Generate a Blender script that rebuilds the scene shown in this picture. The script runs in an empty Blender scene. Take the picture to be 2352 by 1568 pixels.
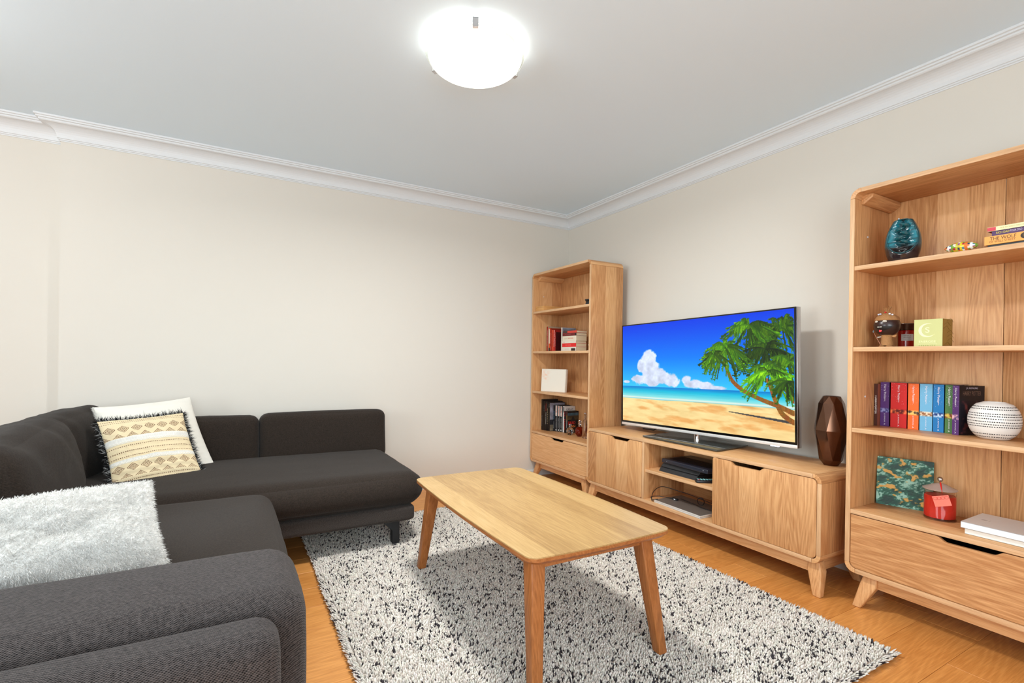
import bpy, bmesh, math, random
import numpy as np
from mathutils import Vector, Matrix, Euler

random.seed(7)
RNG = np.random.default_rng(11)
D2R = math.pi / 180
SC = bpy.context.scene
COL = SC.collection

# ------------------------------------------------------------------ camera
YAW, PITCH, ROLL = math.radians(60.40190943), math.radians(0.20244321), math.radians(0.8162617)
cy_, sy_, cp_, sp_ = math.cos(YAW), math.sin(YAW), math.cos(PITCH), math.sin(PITCH)
fw = Vector((cy_ * cp_, sy_ * cp_, -sp_))
rt = Vector((sy_, -cy_, 0))
up = rt.cross(fw)
rt2 = math.cos(ROLL) * rt + math.sin(ROLL) * up
up2 = -math.sin(ROLL) * rt + math.cos(ROLL) * up
cam = bpy.data.cameras.new('camera')
camo = bpy.data.objects.new('camera', cam)
COL.objects.link(camo)
camo.matrix_world = Matrix(((rt2.x, up2.x, -fw.x, -2.8296), (rt2.y, up2.y, -fw.y, -3.8914),
                            (rt2.z, up2.z, -fw.z, 1.09), (0, 0, 0, 1)))
cam.sensor_fit = 'HORIZONTAL'
cam.sensor_width = 36
cam.lens = 36 * 1124.2411 / 2352
cam.shift_y = (828.6963 - 784) / 2352
cam.clip_start = 0.02
SC.camera = camo

# ------------------------------------------------------------------ world, lights, exposure
w = bpy.data.worlds.new('world')
SC.world = w
w.use_nodes = True
w.node_tree.nodes['Background'].inputs[0].default_value = (0.75, 0.85, 1, 1)
w.node_tree.nodes['Background'].inputs[1].default_value = 1.0
SC.view_settings.view_transform = 'Standard'
SC.view_settings.look = 'None'
SC.view_settings.gamma = 1
SC.view_settings.use_curve_mapping = False
SC.view_settings.exposure = 0.16


def area(name, loc, target, sx, sy, power, col):
    l = bpy.data.lights.new(name, 'AREA')
    l.shape = 'RECTANGLE'
    l.size, l.size_y, l.energy, l.color = sx, sy, power, col
    o = bpy.data.objects.new(name, l)
    o.location = loc
    o.rotation_euler = (Vector(target) - Vector(loc)).to_track_quat('-Z', 'Z').to_euler()
    COL.objects.link(o)
    return o


LAMP = (-1.917, -1.917)
area('rear_fill_light', (-2.9, -5.28, 1.45), (-2.3, 0, 2.5), 2.4, 1.5, 88, (0.82, 0.945, 1.0))  # added soft fill behind the camera, not a known window
area('side_fill_light', (-5.72, -2.9, 1.45), (0, -2.5, 2.1), 1.8, 1.4, 66, (0.85, 0.955, 1.0))  # second added fill, shining in from the unseen left side


def point(name, loc, power, rad, col):
    l = bpy.data.lights.new(name, 'POINT')
    l.energy, l.shadow_soft_size, l.color = power, rad, col
    o = bpy.data.objects.new(name, l)
    o.location = loc
    COL.objects.link(o)


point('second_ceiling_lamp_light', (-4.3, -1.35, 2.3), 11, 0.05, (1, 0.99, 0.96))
LAMP_EMIT = 2.0


# ------------------------------------------------------------------ object helpers
def tag(o, label=None, cat=None, group=None, kind=None):
    if label: o['label'] = label
    if cat: o['category'] = cat
    if group: o['group'] = group
    if kind: o['kind'] = kind
    return o


def thing(name, label, cat, loc=(0, 0, 0), rotz=0.0, group=None):
    o = bpy.data.objects.new(name, None)
    o.empty_display_size = 0.1
    COL.objects.link(o)
    o.location = loc
    o.rotation_euler = (0, 0, rotz)
    return tag(o, label, cat, group)


def link(name, me, mats, parent=None, smooth=False, world=None):
    """world: a thing whose location is taken off, so that verts can be given in room coordinates"""
    if not isinstance(mats, (list, tuple)): mats = [mats]
    for m in mats: me.materials.append(m)
    if world is not None:
        me.transform(Matrix.Translation(-Vector(world.location)))
    if smooth:
        me.polygons.foreach_set('use_smooth', [True] * len(me.polygons))
    o = bpy.data.objects.new(name, me)
    COL.objects.link(o)
    if parent is not None: o.parent = parent
    me.update()
    return o


class MB:
    def __init__(s):
        s.v, s.f, s.m = [], [], []

    def add(s, v, f, mi=0, M=None):
        n = len(s.v)
        if M is not None: v = [tuple(M @ Vector(p)) for p in v]
        s.v += [tuple(p) for p in v]
        s.f += [tuple(i + n for i in q) for q in f]
        s.m += [mi] * len(f)
        return s

    def box(s, a, b, mi=0, M=None):
        x0, y0, z0 = a
        x1, y1, z1 = b
        v = [(x0, y0, z0), (x1, y0, z0), (x1, y1, z0), (x0, y1, z0), (x0, y0, z1), (x1, y0, z1), (x1, y1, z1), (x0, y1, z1)]
        return s.add(v, [(0, 3, 2, 1), (4, 5, 6, 7), (0, 1, 5, 4), (1, 2, 6, 5), (2, 3, 7, 6), (3, 0, 4, 7)], mi, M)

    def prism_x(s, poly, x0, x1, mi=0, M=None):
        """poly of (y,z) extruded along x"""
        n = len(poly)
        v = [(x0, y, z) for y, z in poly] + [(x1, y, z) for y, z in poly]
        f = [tuple(range(n)), tuple(range(2 * n - 1, n - 1, -1))]
        f += [(i, i + n, (i + 1) % n + n, (i + 1) % n) for i in range(n)]
        return s.add(v, f, mi, M)

    def prism_z(s, poly, z0, z1, mi=0, M=None):
        n = len(poly)
        v = [(x, y, z0) for x, y in poly] + [(x, y, z1) for x, y in poly]
        f = [tuple(range(n - 1, -1, -1)), tuple(range(n, 2 * n))]
        f += [(i, (i + 1) % n, (i + 1) % n + n, i + n) for i in range(n)]
        return s.add(v, f, mi, M)

    def hexa(s, b, t, mi=0, M=None):
        """b, t : four points each"""
        return s.add(list(b) + list(t), [(0, 3, 2, 1), (4, 5, 6, 7), (0, 1, 5, 4), (1, 2, 6, 5), (2, 3, 7, 6), (3, 0, 4, 7)], mi, M)

    def lathe(s, prof, n=32, c=(0, 0, 0), mi=0, M=None, cap=True):
        v, f = [], []
        for r, z in prof:
            for k in range(n):
                a = 2 * math.pi * k / n
                v.append((c[0] + r * math.cos(a), c[1] + r * math.sin(a), c[2] + z))
        for i in range(len(prof) - 1):
            for k in range(n):
                a, b = i * n + k, i * n + (k + 1) % n
                f.append((a, b, b + n, a + n))
        if cap:
            f.append(tuple(range(n - 1, -1, -1)))
            f.append(tuple(range((len(prof) - 1) * n, len(prof) * n)))
        return s.add(v, f, mi, M)

    def tube(s, pts, r, n=8, mi=0):
        P = [Vector(p) for p in pts]
        v, f = [], []
        for i, p in enumerate(P):
            t = (P[min(i + 1, len(P) - 1)] - P[max(i - 1, 0)]).normalized()
            a = Vector((0, 0, 1)) if abs(t.z) < .9 else Vector((1, 0, 0))
            u = t.cross(a).normalized()
            w2 = t.cross(u)
            rr = r[i] if isinstance(r, (list, tuple)) else r
            for k in range(n):
                q = 2 * math.pi * k / n
                v.append(tuple(p + rr * (math.cos(q) * u + math.sin(q) * w2)))
        for i in range(len(P) - 1):
            for k in range(n):
                a, b = i * n + k, i * n + (k + 1) % n
                f.append((a, a + n, b + n, b))
        f.append(tuple(range(n)))
        f.append(tuple(range(len(P) * n - 1, (len(P) - 1) * n - 1, -1)))
        return s.add(v, f, mi)

    def build(s, name, mats, parent=None, bevel=0, seg=2, smooth=False, world=None, M=None):
        me = bpy.data.meshes.new(name)
        me.from_pydata(s.v, [], s.f)
        me.polygons.foreach_set('material_index', s.m)
        bm = bmesh.new()
        bm.from_mesh(me)
        if bevel:
            es = [e for e in bm.edges if len(e.link_faces) == 2 and e.calc_face_angle(0) > 0.5]
            bmesh.ops.bevel(bm, geom=es, offset=bevel, segments=seg, profile=.5, affect='EDGES', clamp_overlap=True)
        bmesh.ops.recalc_face_normals(bm, faces=bm.faces)
        bm.to_mesh(me)
        bm.free()
        if M is not None: me.transform(M)
        if bevel and not smooth:
            smooth = True
        o = link(name, me, mats, parent, smooth, world)
        if smooth:
            try:
                me.set_sharp_from_angle(angle=math.radians(32))
            except Exception:
                pass
        return o


def box(name, a, b, mat, parent, bevel=0.0, world=None, seg=2):
    return MB().box(a, b).build(name, mat, parent, bevel, seg, world=world)


def npmesh(name, V, F, mats, parent=None, smooth=False, world=None, col=None, colname='tint'):
    """V (n,3) float array, F list or (m,k) int array; col (n,3) linear colours per vertex"""
    me = bpy.data.meshes.new(name)
    F = np.asarray(F, dtype=np.int32)
    k = F.shape[1]
    me.vertices.add(len(V))
    me.vertices.foreach_set('co', np.asarray(V, dtype=np.float32).ravel())
    me.loops.add(F.size)
    me.loops.foreach_set('vertex_index', F.ravel())
    me.polygons.add(len(F))
    me.polygons.foreach_set('loop_start', np.arange(0, F.size, k, dtype=np.int32))
    me.polygons.foreach_set('loop_total', np.full(len(F), k, dtype=np.int32))
    me.update(calc_edges=True)
    if col is not None:
        a = me.color_attributes.new(colname, 'FLOAT_COLOR', 'POINT')
        c = np.ones((len(V), 4), dtype=np.float32)
        c[:, :3] = col
        a.data.foreach_set('color', c.ravel())
    return link(name, me, mats, parent, smooth, world)


def lin(c):
    c = np.asarray(c, dtype=float)
    return np.where(c <= 0.04045, c / 12.92, ((c + 0.055) / 1.055) ** 2.4)


def rgb(r, g, b):
    return tuple(float(x) for x in lin(np.array([r, g, b]) / 255.0)) + (1.0,)


def vnoise(u, v, seed=0):
    r = np.random.default_rng(seed)
    T = r.random((256, 256))
    iu, iv = np.floor(u).astype(int), np.floor(v).astype(int)
    fu, fv = u - iu, v - iv
    fu, fv = fu * fu * (3 - 2 * fu), fv * fv * (3 - 2 * fv)
    g = lambda a, b: T[a % 256, b % 256]
    return (g(iu, iv) * (1 - fu) + g(iu + 1, iv) * fu) * (1 - fv) + (g(iu, iv + 1) * (1 - fu) + g(iu + 1, iv + 1) * fu) * fv


def fbm(u, v, seed=0, n=4):
    s, a, t = 0, 1.0, 0
    for k in range(n):
        s = s + a * vnoise(u * 2 ** k + 17.3 * k, v * 2 ** k + 9.1 * k, seed + k)
        t += a
        a *= .5
    return s / t


def grid_faces(nu, nv):
    i = np.arange((nu - 1) * (nv - 1))
    a = (i // (nu - 1)) * nu + i % (nu - 1)
    return np.stack([a, a + 1, a + 1 + nu, a + nu], 1)


# ------------------------------------------------------------------ materials
def mat(name, col, rough=.5, metal=0, bump=None, spec=.5, **kw):
    m = bpy.data.materials.new(name)
    m.use_nodes = True
    nt = m.node_tree
    b = nt.nodes['Principled BSDF']
    b.inputs['Base Color'].default_value = col
    b.inputs['Roughness'].default_value = rough
    b.inputs['Metallic'].default_value = metal
    b.inputs['Specular IOR Level'].default_value = spec
    for k, v in kw.items():
        b.inputs[k.replace('_', ' ')].default_value = v
    tc = nt.nodes.new('ShaderNodeTexCoord')
    n = nt.nodes.new('ShaderNodeTexNoise')
    sc, st, var = bump if bump else (40, .02, .04)
    n.inputs['Scale'].default_value = sc
    n.inputs['Detail'].default_value = 4
    nt.links.new(tc.outputs['Object'], n.inputs['Vector'])
    mp = nt.nodes.new('ShaderNodeMapRange')
    mp.inputs['To Min'].default_value = 1 - var
    mp.inputs['To Max'].default_value = 1 + var
    nt.links.new(n.outputs['Fac'], mp.inputs['Value'])
    mx = nt.nodes.new('ShaderNodeMix')
    mx.data_type = 'RGBA'
    mx.blend_type = 'MULTIPLY'
    mx.inputs['Factor'].default_value = 1
    mx.inputs['A'].default_value = col
    nt.links.new(mp.outputs['Result'], mx.inputs['B'])
    nt.links.new(mx.outputs['Result'], b.inputs['Base Color'])
    if st:
        bp = nt.nodes.new('ShaderNodeBump')
        bp.inputs['Strength'].default_value = st
        bp.inputs['Distance'].default_value = .002
        nt.links.new(n.outputs['Fac'], bp.inputs['Height'])
        nt.links.new(bp.outputs['Normal'], b.inputs['Normal'])
    return m


def vcmat(name, rough=.6, attr='tint', emit=0.0, spec=.4, bump=0):
    m = bpy.data.materials.new(name)
    m.use_nodes = True
    nt = m.node_tree
    b = nt.nodes['Principled BSDF']
    a = nt.nodes.new('ShaderNodeAttribute')
    a.attribute_name = attr
    b.inputs['Roughness'].default_value = rough
    b.inputs['Specular IOR Level'].default_value = spec
    if emit:
        b.inputs['Base Color'].default_value = (0.01, 0.01, 0.01, 1)
        nt.links.new(a.outputs['Color'], b.inputs['Emission Color'])
        b.inputs['Emission Strength'].default_value = emit
    else:
        nt.links.new(a.outputs['Color'], b.inputs['Base Color'])
    if bump:
        tc = nt.nodes.new('ShaderNodeTexCoord')
        n = nt.nodes.new('ShaderNodeTexNoise')
        n.inputs['Scale'].default_value = 350
        nt.links.new(tc.outputs['Object'], n.inputs['Vector'])
        bp = nt.nodes.new('ShaderNodeBump')
        bp.inputs['Strength'].default_value = bump
        bp.inputs['Distance'].default_value = .001
        nt.links.new(n.outputs['Fac'], bp.inputs['Height'])
        nt.links.new(bp.outputs['Normal'], b.inputs['Normal'])
    return m


def wood(name, axis, dark, mid, light, rough=.42, band=.11, fine=1.0, bandamp=.14, spec=.4, bandaxis=None, figure=1.0):
    """oak: grain along axis, board-wide tone bands, fine pores and wandering figure lines"""
    m = bpy.data.materials.new(name)
    m.use_nodes = True
    nt = m.node_tree
    N = nt.nodes.new
    L = nt.links.new
    b = nt.nodes['Principled BSDF']
    tc = N('ShaderNodeTexCoord')
    oi = N('ShaderNodeObjectInfo')
    off = N('ShaderNodeVectorMath'); off.operation = 'MULTIPLY_ADD'
    L(oi.outputs['Random'], off.inputs[0])
    off.inputs[1].default_value = (7.3, 5.1, 3.7)
    L(tc.outputs['Object'], off.inputs[2])
    sep = N('ShaderNodeSeparateXYZ')
    L(off.outputs[0], sep.inputs[0])
    ax = 'XYZ'.index(axis.upper())
    others = [i for i in range(3) if i != ax]
    bx = 'XYZ'.index(bandaxis.upper()) if bandaxis else others[0]

    def M(op, a, bb=None, c=None):
        n = N('ShaderNodeMath'); n.operation = op
        for i, q in enumerate((a, bb, c)):
            if q is None: continue
            if isinstance(q, (int, float)): n.inputs[i].default_value = q
            else: L(q, n.inputs[i])
        return n.outputs[0]
    bandv = M('FLOOR', M('DIVIDE', sep.outputs[bx], band))
    wn = N('ShaderNodeTexWhiteNoise'); wn.noise_dimensions = '1D'
    L(bandv, wn.inputs['W'])
    # coordinates with the grain direction compressed
    cmb = N('ShaderNodeCombineXYZ')
    for i in range(3):
        s = 1.0 if i == ax else 22.0
        src = M('MULTIPLY', sep.outputs[i], s)
        if i == ax: src = M('ADD', src, M('MULTIPLY', wn.outputs['Value'], 37.0))
        L(src, cmb.inputs[i])
    n1 = N('ShaderNodeTexNoise'); n1.inputs['Scale'].default_value = 9.0; n1.inputs['Detail'].default_value = 6; n1.inputs['Roughness'].default_value = .62
    L(cmb.outputs[0], n1.inputs['Vector'])
    cmb2 = N('ShaderNodeCombineXYZ')
    for i in range(3):
        src = M('MULTIPLY', sep.outputs[i], .55 if i == ax else 5.0)
        if i == ax: src = M('ADD', src, M('MULTIPLY', wn.outputs['Value'], 61.0))
        L(src, cmb2.inputs[i])
    n2 = N('ShaderNodeTexNoise'); n2.inputs['Scale'].default_value = 1.25; n2.inputs['Detail'].default_value = 1.5; n2.inputs['Distortion'].default_value = .3
    L(cmb2.outputs[0], n2.inputs['Vector'])
    fig = M('SINE', M('MULTIPLY', n2.outputs['Fac'], 150.0))
    fig = M('MULTIPLY', M('ADD', fig, 1.0), .5)
    fig = M('POWER', fig, 1.6)
    val = M('ADD', M('MULTIPLY', n1.outputs['Fac'], .75 * fine), M('MULTIPLY', fig, .13 * figure))
    val = M('ADD', val, M('MULTIPLY', M('SUBTRACT', wn.outputs['Value'], .5), bandamp * 2))
    cr = N('ShaderNodeValToRGB')
    cr.color_ramp.elements[0].position = .18
    cr.color_ramp.elements[0].color = dark
    e = cr.color_ramp.elements.new(.46); e.color = mid
    cr.color_ramp.elements[-1].position = .80
    cr.color_ramp.elements[-1].color = light
    L(val, cr.inputs['Fac'])
    L(cr.outputs['Color'], b.inputs['Base Color'])
    b.inputs['Roughness'].default_value = rough
    b.inputs['Specular IOR Level'].default_value = spec
    bp = N('ShaderNodeBump'); bp.inputs['Strength'].default_value = .12; bp.inputs['Distance'].default_value = .001
    L(n1.outputs['Fac'], bp.inputs['Height'])
    L(bp.outputs['Normal'], b.inputs['Normal'])
    return m


OK_D, OK_M, OK_L = rgb(182, 124, 76), rgb(216, 162, 110), rgb(234, 188, 138)
WZ = wood('oak_grain_z', 'z', OK_D, OK_M, OK_L, bandaxis='y')
WZX = wood('oak_side_grain_z', 'z', OK_D, OK_M, OK_L, bandaxis='x')
WY = wood('oak_grain_y', 'y', OK_D, OK_M, OK_L, bandaxis='z', band=.4)
WYX = wood('oak_top_grain_y', 'y', OK_D, OK_M, OK_L, bandaxis='x', band=.13)
WX = wood('oak_grain_x', 'x', OK_D, OK_M, OK_L, bandaxis='y')
WEDGE = wood('oak_light_edge', 'z', rgb(196, 150, 108), rgb(222, 178, 134), rgb(236, 198, 158), band=.5, bandamp=.03, figure=.3)
WEDGEY = wood('oak_light_edge_y', 'y', rgb(196, 150, 108), rgb(222, 178, 134), rgb(236, 198, 158), band=.5, bandamp=.03, figure=.3)
WTAB = wood('table_top_oak', 'y', rgb(158, 123, 78), rgb(187, 152, 101), rgb(206, 174, 127), rough=.36, bandaxis='x', band=.105, bandamp=.13, figure=.45)
WLEG = wood('table_leg_oak', 'z', rgb(134, 78, 36), rgb(170, 104, 54), rgb(194, 128, 76), band=.5, bandamp=.05)
WLEGY = wood('table_edge_oak', 'y', rgb(140, 82, 40), rgb(172, 108, 60), rgb(198, 132, 80), band=.5, bandamp=.05)
WFLOOR = wood('floor_oak', 'x', rgb(196, 126, 60), rgb(228, 158, 86), rgb(238, 176, 106), rough=.38, band=9, bandamp=.10, fine=.8, figure=.6, bandaxis='y')
WALL = mat('wall_paint', rgb(221, 214, 204), .85, bump=(300, .05, .01), spec=.2)
CEIL = mat('ceiling_paint', rgb(230, 244, 255), .9, bump=(260, .06, .01), spec=.2)
WHITE = mat('white_gloss_paint', rgb(224, 225, 227), .45, bump=(60, .01, .01))
BLACK = mat('black_plastic', rgb(22, 23, 27), .38)
BLACKM = mat('black_matt_plastic', rgb(30, 31, 34), .6)
DARK = mat('dark_gap', rgb(24, 18, 14), .8)
SILVER = mat('silver_trim', rgb(205, 205, 208), .28, 1.0)
CHROME = mat('chrome', rgb(225, 225, 228), .08, 1.0, bump=(20, 0, 0))
PAPER = mat('paper_block', rgb(222, 205, 174), .8, bump=(400, .2, .06))
PAPERW = mat('white_paper_block', rgb(236, 230, 216), .8, bump=(400, .2, .05))
BRONZE = mat('copper_glaze', rgb(100, 70, 54), .15, .92, bump=(14, .03, .12))


def fabric(name, dark, light, scale, warp=.2, bump=.6, nz=1.0):
    m = bpy.data.materials.new(name)
    m.use_nodes = True
    nt = m.node_tree
    N, L = nt.nodes.new, nt.links.new
    b = nt.nodes['Principled BSDF']
    b.inputs['Roughness'].default_value = .95
    b.inputs['Specular IOR Level'].default_value = .12
    b.inputs['Sheen Weight'].default_value = .08
    b.inputs['Sheen Roughness'].default_value = .5
    tc = N('ShaderNodeTexCoord')
    dn = N('ShaderNodeTexNoise'); dn.inputs['Scale'].default_value = 60
    L(tc.outputs['Object'], dn.inputs['Vector'])
    ad = N('ShaderNodeVectorMath'); ad.operation = 'MULTIPLY_ADD'
    L(dn.outputs['Color'], ad.inputs[0]); ad.inputs[1].default_value = (.004 * warp * 5,) * 3
    L(tc.outputs['Object'], ad.inputs[2])
    sp = N('ShaderNodeSeparateXYZ'); L(ad.outputs[0], sp.inputs[0])

    def M(op, a, bb=None):
        n = N('ShaderNodeMath'); n.operation = op
        for i, q in enumerate((a, bb)):
            if q is None: continue
            if isinstance(q, (int, float)): n.inputs[i].default_value = q
            else: L(q, n.inputs[i])
        return n.outputs[0]
    k = 2 * math.pi / scale
    u = M('SINE', M('MULTIPLY', M('ADD', sp.outputs[0], M('MULTIPLY', sp.outputs[2], .25)), k))
    v = M('SINE', M('MULTIPLY', M('ADD', sp.outputs[1], sp.outputs[2]), k * 1.15))
    wv = M('MULTIPLY', M('ADD', M('MULTIPLY', u, v), 1.0), .5)
    n2 = N('ShaderNodeTexNoise'); n2.inputs['Scale'].default_value = 1.0 / scale * .9; n2.inputs['Detail'].default_value = 3; n2.inputs['Roughness'].default_value = .7
    L(tc.outputs['Object'], n2.inputs['Vector'])
    h = M('ADD', M('MULTIPLY', wv, .55), M('MULTIPLY', n2.outputs['Fac'], .75 * nz))
    cr = N('ShaderNodeValToRGB')
    cr.color_ramp.elements[0].position = .35; cr.color_ramp.elements[0].color = dark
    cr.color_ramp.elements[1].position = 1.0; cr.color_ramp.elements[1].color = light
    L(h, cr.inputs['Fac'])
    L(cr.outputs['Color'], b.inputs['Base Color'])
    bp = N('ShaderNodeBump'); bp.inputs['Strength'].default_value = bump; bp.inputs['Distance'].default_value = .0015
    L(h, bp.inputs['Height']); L(bp.outputs['Normal'], b.inputs['Normal'])
    return m


SOFA = fabric('charcoal_weave', rgb(21, 17, 14), rgb(66, 56, 49), .0048)
SOFAR = fabric('charcoal_weave_coarse', rgb(9, 7, 7), rgb(96, 88, 86), .0062, bump=.9)

# ------------------------------------------------------------------ room shell
H = 2.47
XJ, JD = -3.745, .07
XL, YF = -5.8, -5.4


def struct(o):
    o['kind'] = 'structure'
    return o


struct(MB().prism_z([(.12, .2), (XL - .12, .2), (XL - .12, JD), (XJ, JD), (XJ, 0), (.12, 0)], 0, H).build('wall_back', WALL))
struct(box('wall_right', (0, YF - .12, 0), (.12, 0, H), WALL, None))
struct(box('wall_left', (XL - .12, YF - .12, 0), (XL, JD, H), WALL, None))
struct(box('wall_front', (XL, YF - .12, 0), (0, YF, H), WALL, None))
struct(box('ceiling', (XL - .12, YF - .12, H), (.12, .2, H + .1), CEIL, None))

# cove cornice: profile of (out from wall, down from ceiling)
prof = [(.0, -.002), (.098, -.002), (.098, .010), (.090, .012), (.090, .020), (.081, .022), (.081, .030)]
for k in range(9):
    a = k / 8 * math.pi / 2
    prof.append((.076 - .062 * math.sin(a), .096 - .062 * math.cos(a)))
prof += [(.014, .100), (.009, .102), (.009, .108), (.004, .110), (.004, .116), (0, .116)]


def cornice(name, path):
    """path: list of (x,y, dx,dy) mitre directions for unit offset"""
    b = MB()
    n = len(prof)
    v = []
    for x, y, dx, dy in path:
        v += [(x + dx * p, y + dy * p, H - q) for p, q in prof]
    f = []
    for i in range(len(path) - 1):
        for k in range(n):
            a, c = i * n + k, i * n + (k + 1) % n
            f.append((a, c, c + n, a + n))
    f.append(tuple(range(n)))
    f.append(tuple(range(len(path) * n - 1, (len(path) - 1) * n - 1, -1)))
    return struct(b.add(v, f).build(name, WHITE))


cornice('trim_1', [(XL, JD, 1, -1), (XJ, JD, -1, -1), (XJ, 0, -1, -1), (0, 0, -1, -1), (0, YF, -1, 1), (XL, YF, 1, 1), (XL, JD, 1, -1)])

# skirting
sk = [(0, 0), (.012, 0), (.012, .050), (.006, .058), (0, .058)]


def skirting(name, path):
    v, n = [], len(sk)
    for x, y, dx, dy in path:
        v += [(x + dx * p, y + dy * p, q) for p, q in sk]
    f = []
    for i in range(len(path) - 1):
        for k in range(n):
            a, c = i * n + k, i * n + (k + 1) % n
            f.append((a, c, c + n, a + n))
    f += [tuple(range(n)), tuple(range(len(path) * n - 1, (len(path) - 1) * n - 1, -1))]
    return struct(MB().add(v, f).build(name, WHITE))


skirting('baseboard_back', [(XL, JD, 1, -1), (XJ, JD, -1, -1), (XJ, 0, -1, -1), (0, 0, -1, -1)])
skirting('baseboard_right', [(0, 0, -1, -1), (0, YF, -1, 1)])
skirting('baseboard_left', [(XL, YF, 1, 1), (XL, JD, 1, -1)])
skirting('baseboard_front', [(0, YF, -1, 1), (XL, YF, 1, 1)])

# unseen windows, added to go with the fill lights behind and left of camera
GLASS = mat('added_window_glass', rgb(250, 250, 250), .02, bump=(5, 0, 0), Transmission_Weight=1.0)


def added_window(name, c, w_, h_, axis):
    t = struct(thing(name, None, None, c))
    b = MB()
    for (a0, a1, z0, z1) in ((-w_ / 2 - .05, w_ / 2 + .05, h_ / 2, h_ / 2 + .05), (-w_ / 2 - .05, w_ / 2 + .05, -h_ / 2 - .05, -h_ / 2),
                             (-w_ / 2 - .05, -w_ / 2, -h_ / 2, h_ / 2), (w_ / 2, w_ / 2 + .05, -h_ / 2, h_ / 2), (-.02, .02, -h_ / 2, h_ / 2)):
        if axis == 'y': b.box((a0, 0, z0), (a1, .03, z1))
        else: b.box((0, a0, z0), (.03, a1, z1))
    b.build('added_window_frame', WHITE, t, .003)
    g = MB()
    if axis == 'y': g.box((-w_ / 2, .008, -h_ / 2), (w_ / 2, .012, h_ / 2))
    else: g.box((.008, -w_ / 2, -h_ / 2), (.012, w_ / 2, h_ / 2))
    g.build('pane', GLASS, t)
    return t


added_window('added_window_1', (-2.9, YF, 1.45), 2.4, 1.5, 'y')
added_window('added_window_2', (XL, -2.9, 1.45), 1.8, 1.4, 'x')

# floor: slab with separate boards
floor = struct(box('floor', (XL - .12, YF - .12, -.12), (.12, .2, -.012), DARK, None))
PW = .1885
y = -1.245 + PW * 8
row = 0
while y > YF - .01:
    y1 = y - PW
    x = -.002 - random.uniform(0, 1.0)
    edges = [0.0]
    while x > XL:
        edges.append(x)
        x -= random.uniform(1.3, 1.9)
    edges.append(XL)
    for a, c in zip(edges[:-1], edges[1:]):
        if a - c < .05: continue
        ya, yb = min(y, JD - .001), max(y1, YF)
        if y > JD and y1 > JD: continue
        if ya > 0:
            if a > XJ: ya = -.0005 if y1 < 0 else None
            if ya is None: continue
        b = MB().box((c + .0006, yb + .0005, -.012), (a - .0006, ya - .0005, 0))
        b.build('plank', WFLOOR, floor, .0008, 1)
    y = y1
    row += 1


# ------------------------------------------------------------------ ceiling light
def ceiling_light(x, y):
    t = thing('ceiling_light', 'round flush ceiling light with glowing white opal glass dish and metal clips', 'light', (x, y, H))
    MB().lathe([(.17, 0), (.17, -.022), (.165, -.025), (.02, -.025)], 48).build('base_pan', WHITE, t, smooth=True)
    R = .204
    pr = [(R, -.052), (R + .002, -.056)]
    for k in range(1, 13):
        a = k / 12
        pr.append((R * math.cos(a * math.pi / 2) ** .8 if k < 12 else .001, -.056 - .062 * math.sin(a * math.pi / 2)))
    m = mat('opal_glow', rgb(255, 252, 244), .25)
    bs = m.node_tree.nodes['Principled BSDF']
    bs.inputs['Emission Color'].default_value = (1.0, .955, .88, 1)
    bs.inputs['Emission Strength'].default_value = LAMP_EMIT
    MB().lathe(pr, 64, cap=False).build('glass_dish', m, t, smooth=True)
    rim = mat('clear_rim_glass', rgb(232, 236, 228), .05, bump=(5, 0, 0), Transmission_Weight=.9, IOR=1.45)
    MB().lathe([(R - .004, -.056), (R + .012, -.050), (R + .014, -.046), (R + .012, -.043), (R - .004, -.047)], 64, cap=False).build('glass_rim', rim, t, smooth=True)
    for a in (245, 5, 125):
        M = Matrix.Rotation((a) * D2R, 4, 'Z')
        b = MB().box((R - .03, -.012, -.028), (R + .018, .012, -.024), M=M).box((R + .014, -.012, -.062), (R + .018, .012, -.024), M=M)
        b.box((R - .002, -.012, -.066), (R + .018, .012, -.062), M=M)
        b.build('clip', SILVER, t, .001, 1)
    l = bpy.data.lights.new('dish_light', 'AREA')
    l.shape = 'DISK'
    l.size, l.energy, l.color = .30, 35, (.97, 1.0, .985)
    l.spread = math.radians(170)
    o = bpy.data.objects.new('dish_light', l)
    o.location = (0, 0, -.125)
    o.parent = t
    COL.objects.link(o)
    return t


ceiling_light(*LAMP)


# ------------------------------------------------------------------ oak furniture
def rounded_panel(y0, y1, z0, z1, r4, notch=None, n=6):
    """polygon (y,z), y0<y1. r4 radii: (y0z0, y1z0, y1z1, y0z1); notch (ya, yb, depth) with ya<yb on the top edge"""
    P = []

    def arc(cy, cz, r, a0):
        for k in range(n + 1):
            a = (a0 + 90 * k / n) * D2R
            P.append((cy + r * math.cos(a), cz + r * math.sin(a)))
    if r4[0]: arc(y0 + r4[0], z0 + r4[0], r4[0], 180)
    else: P.append((y0, z0))
    if r4[1]: arc(y1 - r4[1], z0 + r4[1], r4[1], 270)
    else: P.append((y1, z0))
    if r4[2]: arc(y1 - r4[2], z1 - r4[2], r4[2], 0)
    else: P.append((y1, z1))
    if notch:
        ya, yb, d = notch
        s = .034
        for k in range(7):
            t = k / 6
            P.append((yb - s * t, z1 - d * (t * t * (3 - 2 * t))))
        for k in range(7):
            t = k / 6
            P.append((ya + s * (1 - t), z1 - d * (1 - t * t * (3 - 2 * t))))
    if r4[3]: arc(y0 + r4[3], z1 - r4[3], r4[3], 90)
    else: P.append((y0, z1))
    return P


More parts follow.
